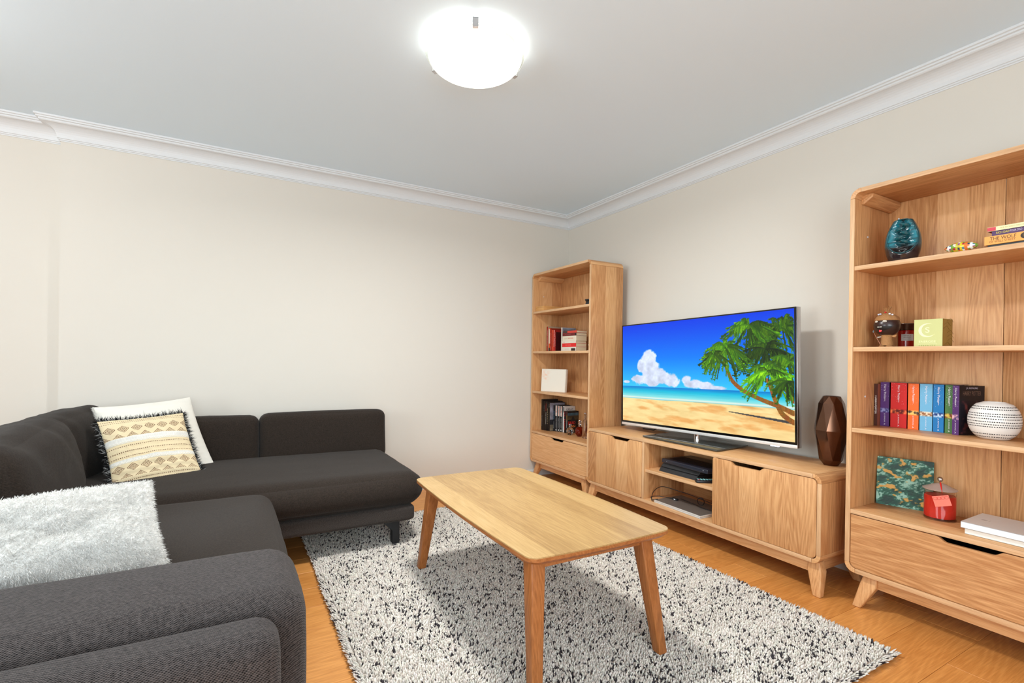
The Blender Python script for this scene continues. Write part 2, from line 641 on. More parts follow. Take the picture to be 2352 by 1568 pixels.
def case(t, D, W, zb, zt, th, R):
    """rounded oak shell open at the front; local y across, x depth (front at -D/2), with the corner pieces of their own"""
    h = D / 2
    for s, nm in ((1, 'side_panel'), (-1, 'side_panel')):
        ya, yb = sorted((s * W / 2, s * (W / 2 - th)))
        box(nm, (-h + .004, ya, zb + R + .0008), (h, yb, zt - R - .0008), WZX, t, .0012)
        box('front_edging', (-h, ya, zb + R + .0008), (-h + .004, yb, zt - R - .0008), WEDGE, t, .001)
    for za, zb2, nm in ((zt - th, zt, 'top_panel'), (zb, zb + th, 'bottom_panel')):
        box(nm, (-h + .004, -W / 2 + R + .0008, za), (h, W / 2 - R - .0008, zb2), WYX, t, .0012)
        box('front_edging', (-h, -W / 2 + R + .0008, za), (-h + .004, W / 2 - R - .0008, zb2), WEDGEY, t, .001)
    for sy, cz, a0 in ((1, zt - R, 0), (-1, zt - R, 90), (-1, zb + R, 180), (1, zb + R, 270)):
        c = (sy * (W / 2 - R), cz)
        o_, i_ = [], []
        for k in range(9):
            a = (a0 + 90 * k / 8) * D2R
            o_.append((c[0] + R * math.cos(a), c[1] + R * math.sin(a)))
            i_.append((c[0] + (R - th) * math.cos(a), c[1] + (R - th) * math.sin(a)))
        MB().prism_x(o_ + i_[::-1], -h, h).build('corner_block', WEDGE if False else WX, t, .001, 1)


def splay_leg(t, yo, top, bot, zt, sx, sy, D, xt=.03):
    """yo outer side position, sy outward sign; top=(a,b) insets at the top, bot=(a,b) insets at the floor"""
    h = D / 2
    # x insets: slanted outwards too
    xa, xb = -h + .030, -h + .075
    ba, bb = -h + .004, -h + .036
    if sx > 0: xa, xb, ba, bb = h - .075, h - .030, h - .036, h - .004
    Y = lambda i: yo - sy * i
    zk = zt - .045
    f = (zt - zk) / zt
    b = MB()
    T = [(xa, Y(top[0]), zt), (xb, Y(top[0]), zt), (xb, Y(top[1]), zt), (xa, Y(top[1]), zt)]
    K = [(xa - .008 * (sx < 0), Y(top[0] - .012), zk), (xb + .008 * (sx > 0), Y(top[0] - .012), zk), (xb + .008 * (sx > 0), Y(top[1]), zk), (xa - .008 * (sx < 0), Y(top[1]), zk)]
    B = [(ba, Y(bot[0]), 0), (bb, Y(bot[0]), 0), (bb, Y(bot[1]), 0), (ba, Y(bot[1]), 0)]
    v = B + K + T
    fs = [(3, 2, 1, 0), (8, 9, 10, 11)]
    for o in (0, 4):
        for k in range(4):
            fs.append((o + k, o + (k + 1) % 4, o + (k + 1) % 4 + 4, o + k + 4))
    b.add(v, fs)
    return b.build('leg', WZ, t, .006, 3)


BW, BD, BZB, BZT, TH = .864, .33, .151, 1.882, .0195
SHELF = [1.5133, 1.1473, .7822, .4142]


def bookcase(label, loc):
    t = thing('bookcase', label, 'bookcase', loc, 0, 'matching oak bookcases either side of the television')
    h = BD / 2
    W = BW
    case(t, BD, W, BZB, BZT, TH, .042)
    for z in SHELF:
        box('shelf', (-h + .008, -W / 2 + TH, z), (h - .012, W / 2 - TH, z + .0195), WYX, t, .0012)
        box('shelf_edging', (-h + .003, -W / 2 + TH, z), (-h + .008, W / 2 - TH, z + .0195), WEDGEY, t, .001)
    box('back_panel', (h - .012, -W / 2 + TH, BZB + TH), (h - .006, -.001, BZT - TH), WZ, t, .0006)
    box('back_panel', (h - .012, .001, BZB + TH), (h - .006, W / 2 - TH, BZT - TH), WZ, t, .0006)
    # corner braces under the top
    for s in (1, -1):
        y0 = s * (W / 2 - TH)
        P = [(y0, BZT - TH - .0425), (y0 - s * .012, BZT - TH - .0425), (y0 - s * .048, BZT - TH - .018), (y0 - s * .048, BZT - TH), (y0, BZT - TH)]
        MB().prism_x(P, -h + .055, h - .012).build('corner_brace', WX, t, .003)
    # drawer
    d0, d1 = -W / 2 + TH + .002, W / 2 - TH - .002
    P = rounded_panel(d0, d1, BZB + TH + .002, SHELF[3] - .004, (.024, .024, 0, 0), (-.10, .10, .018))
    dr = MB().prism_x(P, -h + .004, -h + .020).build('drawer', WY, t, .0012, 1)
    b = MB().box((-h + .02, d0 + .01, BZB + .03), (h - .03, d0 + .022, SHELF[3] - .03)).box((-h + .02, d1 - .022, BZB + .03), (h - .03, d1 - .01, SHELF[3] - .03))
    b.box((-h + .02, d0 + .01, BZB + .03), (h - .03, d1 - .01, BZB + .04)).box((h - .042, d0 + .01, BZB + .03), (h - .03, d1 - .01, SHELF[3] - .03))
    b.build('drawer_box', DARK, dr)
    # plinth frame
    for s in (-1, 1):
        x0 = s * (h - .05)
        box('rail', (x0 - .010, -W / 2 + .105, .098), (x0 + .010, W / 2 - .105, BZB), WY, t, .001)
        y0 = s * (W / 2 - .09)
        box('rail', (-h + .06, y0 - .01, .098), (h - .06, y0 + .01, BZB), WX, t, .001)
    for sx in (-1, 1):
        for sy in (-1, 1):
            splay_leg(t, sy * W / 2, (.065, .118), (.030, .064), BZB, sx, sy, BD)
    for (yy, zz) in ((W / 2 - TH - .0015, .94), (-W / 2 + TH + .0015, .94), (W / 2 - TH - .0015, 1.68), (-W / 2 + TH + .0015, 1.68)):
        MB().lathe([(.0045, -.0012), (.0045, .0012), (.001, .0014)], 12, M=Matrix.Translation((-.05, yy, zz)) @ Matrix.Rotation(math.pi / 2, 4, 'X')).build('screw_cap', WHITE, t)
    return t


B1C = (-.42 + BD / 2, -.012 - BW / 2, 0)
B2C = (-.393 + BD / 2, -2.705 - BW / 2, 0)
bookcase('tall oak bookcase in the corner, left of the television, with a drawer below', B1C)
bookcase('tall oak bookcase right of the bronze vase, cut off by the photo edge', B2C)


def console():
    zb, zt = .1547, .5717
    y0, y1 = -.9025, -2.6353
    D = .40
    W = y0 - y1
    c = (-.4595 + D / 2, (y0 + y1) / 2, 0)
    t = thing('television_stand', 'low oak television stand with two doors and open middle shelves', 'tv stand', c)
    h = D / 2
    case(t, D, W, zb, zt, TH, .040)
    Y = lambda yy: yy - c[1]
    # dividers
    for yy in (-1.497, -2.055):
        box('divider', (-h + .006, Y(yy) - .009, zb + TH), (h - .012, Y(yy) + .009, zt - TH), WZX, t, .001)
        box('front_edging', (-h + .002, Y(yy) - .009, zb + TH), (-h + .006, Y(yy) + .009, zt - TH), WEDGE, t, .001)
    box('shelf', (-h + .022, Y(-2.046), .3535), (h - .03, Y(-1.506), .373), WYX, t, .001)
    box('shelf_edging', (-h + .017, Y(-2.046), .3535), (-h + .022, Y(-1.506), .373), WEDGEY, t, .001)
    box('back_panel', (h - .012, -W / 2 + TH, zb + TH), (h - .006, W / 2 - TH, zt - TH), WY, t, .0006)
    # doors
    for ya, yb, nt, rr in ((Y(-1.486), Y(-.9235), (Y(-1.375), Y(-1.175), .019), (.012, .024, .024, .012)),
                           (Y(-2.6135), Y(-2.043), (Y(-2.355), Y(-2.150), .019), (.024, .012, .012, .024))):
        P = rounded_panel(ya, yb, zb + TH + .002, zt - TH - .003, rr, nt)
        dr = MB().prism_x(P, -h - .001, -h + .017).build('door', WZ, t, .0015, 2)
        for zz in (.25, .48):
            box('hinge', (-h + .017, (yb if ya > Y(-2) else ya + .02) - .02, zz - .02), (-h + .04, (yb if ya > Y(-2) else ya + .02) - .002, zz + .02), SILVER, dr)
    for s in (-1, 1):
        x0 = s * (h - .045)
        box('rail', (x0 - .010, -W / 2 + .07, .098), (x0 + .010, W / 2 - .07, zb), WY, t, .001)
        yy = s * (W / 2 - .05)
        box('rail', (-h + .07, yy - .01, .098), (h - .07, yy + .01, zb), WX, t, .001)
    for sx in (-1, 1):
        for sy in (-1, 1):
            splay_leg(t, sy * W / 2, (.020, .072), (.000, .037), zb, sx, sy, D)
    return t


console()


# ------------------------------------------------------------------ coffee table
def coffee_table():
    t = thing('coffee_table', 'rectangular oak coffee table with splayed legs on the speckled rug', 'table', (-1.721, -2.053, .021), -.5 * D2R)
    hx, hy, z = .304, .566, .454
    P = []
    n = 40
    r = .035

    def outline(e):
        Q = []
        a, b = hx - e, hy - e
        for cx, cy2, a0 in ((a - r, b - r, 0), (-a + r, b - r, 90), (-a + r, -b + r, 180), (a - r, -b + r, 270)):
            for k in range(7):
                q = (a0 + 15 * k) * D2R
                x, yy = cx + r * math.cos(q), cy2 + r * math.sin(q)
                Q.append((x, yy))
            # points along the straight part up to the next corner
            nx = {0: (-a + r, b), 90: (-a, -b + r), 180: (a - r, -b), 270: (a, b - r)}[a0]
            x0, y0_ = Q[-1]
            for k in range(1, 10):
                Q.append((x0 + (nx[0] - x0) * k / 10, y0_ + (nx[1] - y0_) * k / 10))
        out = []
        for x, yy in Q:
            u, v_ = x / hx, yy / hy
            out.append((x * (1 + .055 * (1 - v_ * v_)), yy * (1 + .022 * (1 - u * u))))
        return out
    o0, o1, o2 = outline(0), outline(.001), outline(.016)
    b = MB()
    n = len(o0)
    v = [(x, yy, z + .001) for x, yy in o1] + [(x, yy, z) for x, yy in o0] + [(x, yy, z - .004) for x, yy in o0]
    f = [tuple(range(n))]
    for k in (0, n):
        f += [(i + k, i + k + n, (i + 1) % n + k + n, (i + 1) % n + k) for i in range(n)]
    f.append(tuple(range(3 * n - 1, 2 * n - 1, -1)))
    b.add(v, f)
    b.build('tabletop', WTAB, t)
    b = MB()
    v = [(x, yy, z - .0041) for x, yy in o0] + [(x, yy, z - .015) for x, yy in o0] + [(x, yy, z - .029) for x, yy in o2]
    f = [tuple(range(n))]
    for k in (0, n):
        f += [(i + k, i + k + n, (i + 1) % n + k + n, (i + 1) % n + k) for i in range(n)]
    f.append(tuple(range(3 * n - 1, 2 * n - 1, -1)))
    b.add(v, f)
    b.build('bevelled_edge', WLEGY, t)
    zt = z - .029
    for sx in (-1, 1):
        for sy in (-1, 1):
            # top outer corner inset, foot outer corner inset
            tx, ty = sx * (hx - .040), sy * (hy - .060)
            fx, fy = sx * (hx - .014), sy * (hy + .002)
            wt, wb = .056, .038
            T = [(tx, ty), (tx - sx * wt, ty), (tx - sx * wt, ty - sy * wt), (tx, ty - sy * wt)]
            B = [(fx, fy), (fx - sx * wb, fy), (fx - sx * wb, fy - sy * wb), (fx, fy - sy * wb)]
            m = MB().hexa([(x, yy, 0) for x, yy in B], [(x, yy, zt) for x, yy in T])
            m.build('leg', WLEG, t, .005, 3)
    for s in (-1, 1):
        box('apron', (-hx + .09, s * (hy - .075) - .009, zt - .038), (hx - .09, s * (hy - .075) + .009, zt), WLEGY, t, .001)
        box('apron', (s * (hx - .062) - .009, -hy + .11, zt - .038), (s * (hx - .062) + .009, hy - .11, zt), WLEGY, t, .001)
    return t


coffee_table()


# ------------------------------------------------------------------ rug
def rug():
    x0, x1, y0, y1 = -2.455, -.66, -3.02, -.60
    t = thing('rug', 'cream shaggy rug flecked with black under the coffee table', 'rug', ((x0 + x1) / 2, (y0 + y1) / 2, 0))
    # woven backing follows the ragged edge
    P = []
    k = 60
    for a, c in (((x0, y0), (x1, y0)), ((x1, y0), (x1, y1)), ((x1, y1), (x0, y1)), ((x0, y1), (x0, y0))):
        for i in range(k):
            s = i / k
            P.append((a[0] + (c[0] - a[0]) * s + random.uniform(-.002, .002), a[1] + (c[1] - a[1]) * s + random.uniform(-.002, .002)))
    MB().prism_z([(p[0] * 1.0, p[1]) for p in P], .0005, .008).build('backing', mat('rug_backing', rgb(190, 178, 165), .95), t, world=t)
    s = .0068
    gx, gy = np.meshgrid(np.arange(x0, x1, s), np.arange(y0, y1, s))
    nx, ny = gx.shape[1], gx.shape[0]
    N = gx.size
    # flecks: dark yarn over one to three neighbouring tufts
    dark = np.zeros((ny, nx), bool)
    dens = .088 * (.55 + .9 * vnoise(gx * 6, gy * 6, 5))
    seed = RNG.random((ny, nx)) < dens
    ii, jj = np.nonzero(seed)
    dirs = RNG.integers(0, 4, len(ii))
    ln = RNG.integers(1, 3, len(ii))
    dd = np.array([(0, 1), (1, 0), (1, 1), (1, -1)])
    for L_ in range(2):
        m = ln > L_
        dark[np.clip(ii[m] + dd[dirs[m], 0] * L_, 0, ny - 1), np.clip(jj[m] + dd[dirs[m], 1] * L_, 0, nx - 1)] = True
    dark = dark.ravel()
    cx = (gx + RNG.uniform(-.45, .45, gx.shape) * s).ravel()
    cy = (gy + RNG.uniform(-.45, .45, gy.shape) * s).ravel()
    base = np.array([.78, .72, .65]) * RNG.uniform(.80, 1.14, (N, 1)) * (1 + RNG.normal(0, .015, (N, 3)))
    warm = RNG.random(N) < .20
    base[warm] = np.array([.64, .56, .50]) * RNG.uniform(.9, 1.1, (warm.sum(), 1))
    base[dark] = np.array([.045, .038, .042]) * RNG.uniform(.7, 1.6, (dark.sum(), 1))
    hgt = RNG.uniform(.017, .026, N)
    swirl = 2 * math.pi * fbm(cx * 5, cy * 5, 3, 2) * 2
    lean = RNG.uniform(.0005, .0065, N)
    la = swirl + RNG.normal(0, .9, N)
    # tufts along the border flop outwards
    ox = np.where(cx - x0 < .02, -1.0, 0) + np.where(x1 - cx < .02, 1.0, 0)
    oy = np.where(cy - y0 < .02, -1.0, 0) + np.where(y1 - cy < .02, 1.0, 0)
    lx = lean * np.cos(la) + ox * .012
    ly = lean * np.sin(la) + oy * .012
    rad = RNG.uniform(.0031, .0049, N)
    a0 = RNG.uniform(0, 6.28, N)
    V = np.zeros((N, 9, 3), np.float32)
    for k in range(4):
        a = a0 + k * math.pi / 2
        V[:, k, 0] = cx + rad * np.cos(a); V[:, k, 1] = cy + rad * np.sin(a); V[:, k, 2] = .006
        a2 = a + .6
        V[:, 4 + k, 0] = cx + lx * .75 + rad * .95 * np.cos(a2); V[:, 4 + k, 1] = cy + ly * .75 + rad * .95 * np.sin(a2)
        V[:, 4 + k, 2] = hgt * .74
    V[:, 8, 0] = cx + lx * 1.15; V[:, 8, 1] = cy + ly * 1.15; V[:, 8, 2] = hgt
    fl = []
    for k in range(4):
        q = (k + 1) % 4
        fl += [(k, q, 4 + q), (k, 4 + q, 4 + k), (4 + k, 4 + q, 8)]
    fl = np.array(fl)
    F = (np.arange(N)[:, None, None] * 9 + fl[None]).reshape(-1, 3)
    C = np.repeat(base[:, None, :], 9, 1).reshape(-1, 3)
    o = npmesh('pile', V.reshape(-1, 3), F, vcmat('rug_yarn', .95, spec=.1), t, False, t, C)
    o['kind'] = 'stuff'
    return t


rug()


# ------------------------------------------------------------------ sofa
def soft(size, r, bulge=(0, 0, 0), n=22, wr=0.0, seed=1, M=None, sag=None):
    """puffy box centred on the origin: (verts, quads)"""
    h = np.array(size) / 2
    t = np.linspace(-1, 1, n)
    t = np.sign(t) * (1 - (1 - np.abs(t)) ** 1.5)       # denser near the edges
    V, F = [], []
    base = 0
    for ax in range(3):
        for s in (-1, 1):
            A, B = np.meshgrid(t, t)
            P = np.zeros((n * n, 3))
            P[:, ax] = s
            P[:, (ax + 1) % 3] = A.ravel()
            P[:, (ax + 2) % 3] = B.ravel()
            f = grid_faces(n, n)
            if s < 0: f = f[:, ::-1]
            V.append(P); F.append(f + base); base += n * n
    V = np.concatenate(V); F = np.concatenate(F)
    u = V.copy()
    P = V * h
    q = np.clip(P, -(h - r), h - r)
    d = P - q
    # edge rounding: full radius at corners, plane in the middle of faces
    nr = np.linalg.norm(d, axis=1, keepdims=True)
    P = q + d / np.maximum(nr, 1e-9) * r
    puff = (1 - np.roll(u, 1, 1) ** 2) * (1 - np.roll(u, 2, 1) ** 2)
    for k in range(3):
        a, b = (k + 1) % 3, (k + 2) % 3
        P[:, k] += np.sign(u[:, k]) * np.abs(u[:, k]) ** 3 * bulge[k] * np.clip(1 - u[:, a] ** 2, 0, 1) * np.clip(1 - u[:, b] ** 2, 0, 1)
    if wr:
        nn = fbm(P[:, 0] * 9 + P[:, 2] * 4 + 50, P[:, 1] * 9 + P[:, 2] * 5 + 50, seed, 4) - .5
        dirn = u / np.maximum(np.linalg.norm(u, axis=1, keepdims=True), 1e-9)
        P += dirn * nn[:, None] * wr
    if sag is not None: P = sag(P)
    if M is not None:
        R = np.array(M)[:3, :3]
        P = P @ R.T + np.array(M)[:3, 3]
    return P, F


def softpart(name, size, loc, m, parent, r=.05, bulge=(0, 0, 0), n=22, rot=(0, 0, 0), wr=0.0, seed=1, sag=None):
    M = Matrix.Translation(loc) @ Euler([a * D2R for a in rot]).to_matrix().to_4x4()
    P, F = soft(size, r, bulge, n, wr, seed, M, sag)
    o = npmesh(name, P, F, m, parent, True, parent)
    bm = bmesh.new(); bm.from_mesh(o.data)
    bmesh.ops.remove_doubles(bm, verts=bm.verts, dist=1e-5)
    bmesh.ops.recalc_face_normals(bm, faces=bm.faces)
    bm.to_mesh(o.data); bm.free()
    return o


SOFAB = fabric('charcoal_weave_base', rgb(24, 20, 19), rgb(88, 80, 75), .0048)


def sofa():
    t = thing('sofa', 'charcoal grey fabric corner sofa with black feet', 'sofa', (-2.9, -.7, 0))
    # long side under the back wall
    softpart('base_frame', (2.08, 1.06, .088), (-2.955, -.65, .203), SOFAB, t, .022)
    softpart('base_frame', (1.02, 1.22, .088), (-3.20, -1.76, .203), SOFAB, t, .022)

    def sag1(P):
        P = P.copy()
        # front lip hangs a little, right end bulges over the frame
        k = np.clip((P[:, 1] + .70) / -.50, 0, 1)
        P[:, 2] -= np.where(P[:, 2] > .33, .030, .004) * k * k
        q = np.clip((P[:, 0] + 2.15) / .30, 0, 1)
        P[:, 2] -= np.where(P[:, 2] > .33, .022, 0) * q * q
        return P
    softpart('seat_cushion', (2.16, .91, .195), (-2.94, -.745, .336), SOFA, t, .092, (.024, .024, .022), 36, wr=.008, seed=4, sag=sag1)
    softpart('seat_cushion', (1.05, 1.16, .20), (-3.19, -1.86, .345), SOFA, t, .07, (.012, .01, .012), 30, wr=.005, seed=9)
    # back frame and back cushions
    softpart('back_frame', (2.0, .10, .42), (-2.95, -.075, .35), SOFAR, t, .03)
    softpart('back_frame', (.10, 2.2, .42), (-3.94, -1.2, .35), SOFAR, t, .03)
    softpart('back_cushion', (.838, .19, .36), (-2.259, -.195, .520), SOFA, t, .055, (0, .012, .006), 24, rot=(-5, 0, 0), wr=.004, seed=2)
    softpart('back_cushion', (.83, .19, .36), (-3.093, -.195, .512), SOFA, t, .055, (0, .014, .006), 24, rot=(-5, 0, 0), wr=.005, seed=3)
    softpart('back_cushion', (.26, .62, .43), (-3.615, -.47, .555), SOFA, t, .075, (.02, .02, .01), 26, rot=(3, -9, -8), wr=.02, seed=6)
    softpart('back_cushion', (.27, .86, .40), (-3.575, -1.27, .575), SOFA, t, .085, (.03, .02, .015), 28, rot=(2, -12, 2), wr=.03, seed=12)
    # arm at the near end: padded arm and the lower panel in front of it
    softpart('armrest', (1.30, .36, .42), (-3.33, -2.555, .362), SOFAR, t, .07, (.01, 0, .012), 30, wr=.004, seed=5)
    softpart('arm_panel', (1.24, .13, .37), (-3.365, -2.80, .372), SOFAR, t, .045, (.006, .004, .004), 26, wr=.003, seed=8)
    # feet
    for x, yy in ((-2.01, -1.10), (-2.01, -.22), (-3.80, -.22), (-2.76, -2.60), (-3.80, -2.60)):
        z0 = .022 if x > -2.4 and yy < -.6 else 0
        b = MB().prism_x([(-.022, z0), (.018, z0), (.020, .10), (.085, .16), (-.022, .16)], -.025, .025, 0, Matrix.Translation((x, yy, 0)) @ Matrix.Rotation(math.pi / 2, 4, 'Z'))
        b.build('leg', BLACKM, t, .003, world=t)
    return t


sofa()


# ------------------------------------------------------------------ loose cushions
def pillow_surface(nu, nv, hx, hy, T, side=1, pinch=.06, p=2.2, wr=.006, seed=1, edge=.0):
    u, v = np.meshgrid(np.linspace(-1, 1, nu), np.linspace(-1, 1, nv))
    u, v = u.ravel(), v.ravel()
    th = np.clip((1 - np.abs(u) ** p) * (1 - np.abs(v) ** p), 0, 1) ** .55
    x = hx * u * (1 - pinch * (1 - v * v))
    y = hy * v * (1 - pinch * (1 - u * u))
    nn = fbm(u * 3 + 20, v * 3 + 20, seed, 4) - .5
    env = np.clip((1 - u ** 2) * (1 - v ** 2), 0, 1) ** .3
    z = side * (T * th + edge + wr * nn * 2 * env)
    return u, v, np.stack([x, y, z], 1)


def cushion_M(center, tilt, roll, yaw, ry=0):
    """cushion face normal: starts towards -y, height along z; tilt leans the top back (+y)"""
    M = Matrix.Rotation(yaw * D2R, 4, 'Z') @ Matrix.Rotation(-tilt * D2R, 4, 'X') @ Matrix.Rotation(math.pi / 2, 4, 'X') @ Matrix.Rotation(roll * D2R, 4, 'Z')
    return Matrix.Translation(center) @ M


def fur(parent, P, Nn, n, length, width, m, name='fur', droop=.3, M=None, col=None):
    """short strands as slim triangles rooted on points P with normals Nn"""
    idx = RNG.integers(0, len(P), n)
    p = P[idx] + RNG.normal(0, .0012, (n, 3)) + RNG.uniform(-.004, .004, (n, 3)) * (name == 'fur')
    nn = Nn[idx] + RNG.normal(0, .45, (n, 3))
    nn[:, 1] -= droop * .0
    nn /= np.linalg.norm(nn, axis=1, keepdims=True)
    side = np.cross(nn, RNG.normal(0, 1, (n, 3)))
    side /= np.maximum(np.linalg.norm(side, axis=1, keepdims=True), 1e-6)
    L_ = (length * RNG.uniform(.5, 1.2, n))[:, None]
    V = np.stack([p - side * width, p + side * width, p + nn * L_ + np.array([0, -droop * length, 0])], 1)
    F = np.arange(n * 3).reshape(-1, 3)
    o = npmesh(name, V.reshape(-1, 3), F, m, parent, False, None, None if col is None else np.repeat(col(n), 3, 0))
    o['kind'] = 'stuff'
    return o


def two_sided(nu, nv, hx, hy, T, **k):
    u, v, A = pillow_surface(nu, nv, hx, hy, T, 1, **k)
    _, _, B = pillow_surface(nu, nv, hx, hy, T, -1, **k)
    F = grid_faces(nu, nv)
    return u, v, np.concatenate([A, B]), np.concatenate([F, F[:, ::-1] + nu * nv])


def normals(P, nu, nv):
    G = P.reshape(nv, nu, 3)
    du = np.gradient(G, axis=1); dv = np.gradient(G, axis=0)
    n = np.cross(du, dv).reshape(-1, 3)
    return n / np.maximum(np.linalg.norm(n, axis=1, keepdims=True), 1e-9)


def white_cushion():
    t = thing('cushion', 'off-white plain square cushion behind the patterned one', 'cushion')
    t.matrix_world = cushion_M((-3.211, -.427, .602), 39, 5, 20)
    nu = 70
    u, v, P, F = two_sided(nu, nu, .238, .262, .055, pinch=.05, wr=.006, seed=31)
    # a little ribbing across
    P[:, 2] += np.sign(P[:, 2]) * .0012 * np.sin(np.concatenate([v, v]) * 40)
    npmesh('cover', P, F, mat('ivory_cotton', rgb(236, 231, 221), .95, bump=(500, .5, .05), spec=.1), t, True)
    n = 900
    a = RNG.uniform(-1, 1, n)
    e = np.stack([np.full(n, -1.0), a], 1)
    x = .238 * e[:, 0] * (1 - .05 * (1 - e[:, 1] ** 2)); y_ = .262 * e[:, 1]
    P2 = np.stack([x, y_, np.zeros(n)], 1)
    N2 = np.tile(np.array([[-1.0, 0, 0]]), (n, 1))
    fur(t, P2, N2, 3500, .014, .0009, mat('ivory_fleece', rgb(240, 237, 230), .95, spec=.1), 'fleece_edge', droop=.1)


white_cushion()


def patterned_cushion():
    t = thing('cushion', 'cream and brown diamond patterned cushion with a black tassel fringe', 'cushion')
    t.matrix_world = cushion_M((-3.214, -.640, .580), 42, 3.6, 18)
    hx, hy = .196, .214
    nu = 330
    u, v, A = pillow_surface(nu, nu, hx, hy, .055, 1, pinch=.05, wr=.008, seed=41)
    s, q = (u + 1) / 2, (1 - v) / 2            # s across, q from the top
    base = np.array([230, 211, 174.]) / 255
    line = np.array([112, 74, 52.]) / 255
    C = np.tile(base, (len(u), 1))
    C *= (1 + .05 * (fbm(u * 8, v * 8, 3, 3) - .5))[:, None]
    rel = np.zeros(len(u))
    # dotted stitch lines
    for qq, ww in ((.045, .005), (.085, .005), (.475, .005), (.555, .0055), (.625, .0055), (.93, .005), (.965, .005)):
        m = (np.abs(q - qq) < ww) & ((np.floor(s * 90) % 2) == 0)
        C[m] = line
    # diamond bands, three cells high, nested outlines
    for q0, q1 in ((.13, .335), (.715, .895)):
        m0 = (q > q0) & (q < q1)
        cw = 1 / 6.6
        a = (s / cw) % 1 - .5
        b = ((q - q0) / (q1 - q0) * 1.5) % 1 - .5
        row_ = np.floor((q - q0) / (q1 - q0) * 1.5)
        a2 = ((s / cw) + .5 * row_) % 1 - .5
        d1 = np.abs(a2) + np.abs(b)
        for rr in (.10, .25, .40):
            C[m0 & (np.abs(d1 - rr) < .034)] = line
        a3 = ((s / cw) + .5 * (row_ + 1)) % 1 - .5
        d3 = np.abs(a3) + np.abs(np.where(b > 0, b - 1, b + 1))
        for rr in (.40, .25):
            C[m0 & (np.abs(d3 - rr) < .034)] = line
    # raised ivory lace strips
    for q0, q1 in ((.345, .405), (.405, .435), (.655, .69), (.69, .712)):
        m = (q > q0) & (q < q1)
        C[m] = np.array([238, 234, 226.]) / 255 * (1 - .07 * ((np.floor(s[m] * 160) % 2)))[:, None]
        rel[m] = .003
    m = (np.abs(q - (.421 + .004 * np.sign(np.sin(s * 180)))) < .003) | (np.abs(q - (.700 + .004 * np.sign(np.sin(s * 180)))) < .003)
    C[m] = np.array([214, 198, 160.]) / 255
    A[:, 2] += rel + .0018 * np.sin(q * 70 + 2 * fbm(u * 2, v * 2, 8, 2)) * np.clip((1 - u ** 2) * 3, 0, 1)
    npmesh('cover_front', A, grid_faces(nu, nu), vcmat('woven_diamond_cotton', .95, spec=.1, bump=.3), t, True, col=lin(C))
    _, _, B = pillow_surface(60, 60, hx, hy, .055, -1, pinch=.05)
    npmesh('cover_back', B, grid_faces(60, 60)[:, ::-1], mat('cream_cotton', rgb(226, 210, 176), .95), t, True)
    # tassel fringe all round
    n = 5200
    side = RNG.integers(0, 4, n)
    a = RNG.uniform(-1, 1, n)
    cl = .35 * np.sin(a * 60)
    eu = np.where(side == 0, -1, np.where(side == 1, 1, a)); ev = np.where(side == 2, -1, np.where(side == 3, 1, a))
    x = hx * eu * (1 - .05 * (1 - ev ** 2)); y_ = hy * ev * (1 - .05 * (1 - eu ** 2))
    on = np.stack([np.where(side < 2, eu, cl), np.where(side >= 2, ev, cl), RNG.normal(0, .55, n)], 1) + RNG.normal(0, .22, (n, 3))
    on /= np.linalg.norm(on, axis=1, keepdims=True)
    p = np.stack([x, y_, RNG.normal(0, .003, n)], 1)
    sd = np.cross(on, RNG.normal(0, 1, (n, 3))); sd /= np.linalg.norm(sd, axis=1, keepdims=True)
    L_ = RNG.uniform(.012, .024, n)[:, None]
    bend = RNG.normal(0, .004, (n, 3))
    V = np.stack([p - sd * .0008, p + sd * .0008, p + on * L_ * .6 + bend + sd * .0008, p + on * L_ + bend * 2, p + on * L_ * .6 + bend - sd * .0008], 1).reshape(-1, 3)
    k = np.arange(n)[:, None] * 5
    F = np.concatenate([k + np.array([[0, 1, 2]]), k + np.array([[0, 2, 4]]), k + np.array([[4, 2, 3]])])
    c = np.where((RNG.random(n) < .16)[:, None], .62, .012) * np.ones((n, 3))
    o = npmesh('fringe', V, F, vcmat('fringe_thread', .9, spec=.15), t, False, None, np.repeat(c, 5, 0))
    o['kind'] = 'stuff'


patterned_cushion()


def fluffy_cushion():
    t = thing('cushion', 'large fluffy white cushion leaning against the near sofa arm', 'cushion')
    t.matrix_world = cushion_M((-3.334, -2.178, .580), 44, -.4, 19.6)
    nu, nv = 90, 60
    hx, hy = .33, .150
    u, v, P, F = two_sided(nu, nv, hx, hy, .085, pinch=.035, p=2.0, wr=.02, seed=51)
    # pinched diagonal fold below the right hand corner
    uu, vv = np.concatenate([u, u]), np.concatenate([v, v])
    P[:, 2] -= np.sign(P[:, 2]) * .030 * np.exp(-((vv - uu + .42) / .22) ** 2) * np.clip(uu, 0, 1) * (1 - uu ** 4)
    m = mat('white_long_pile', rgb(243, 240, 236), .95, bump=(700, .6, .03), spec=.1)
    npmesh('cover', P, F, m, t, True)
    A = P[:nu * nv]; nA = normals(A, nu, nv)
    B = P[nu * nv:]; nB = -normals(B, nu, nv)
    fur(t, np.concatenate([A, B]), np.concatenate([nA, nB]), 150000, .011, .00075, m, 'fur', droop=.35)


fluffy_cushion()


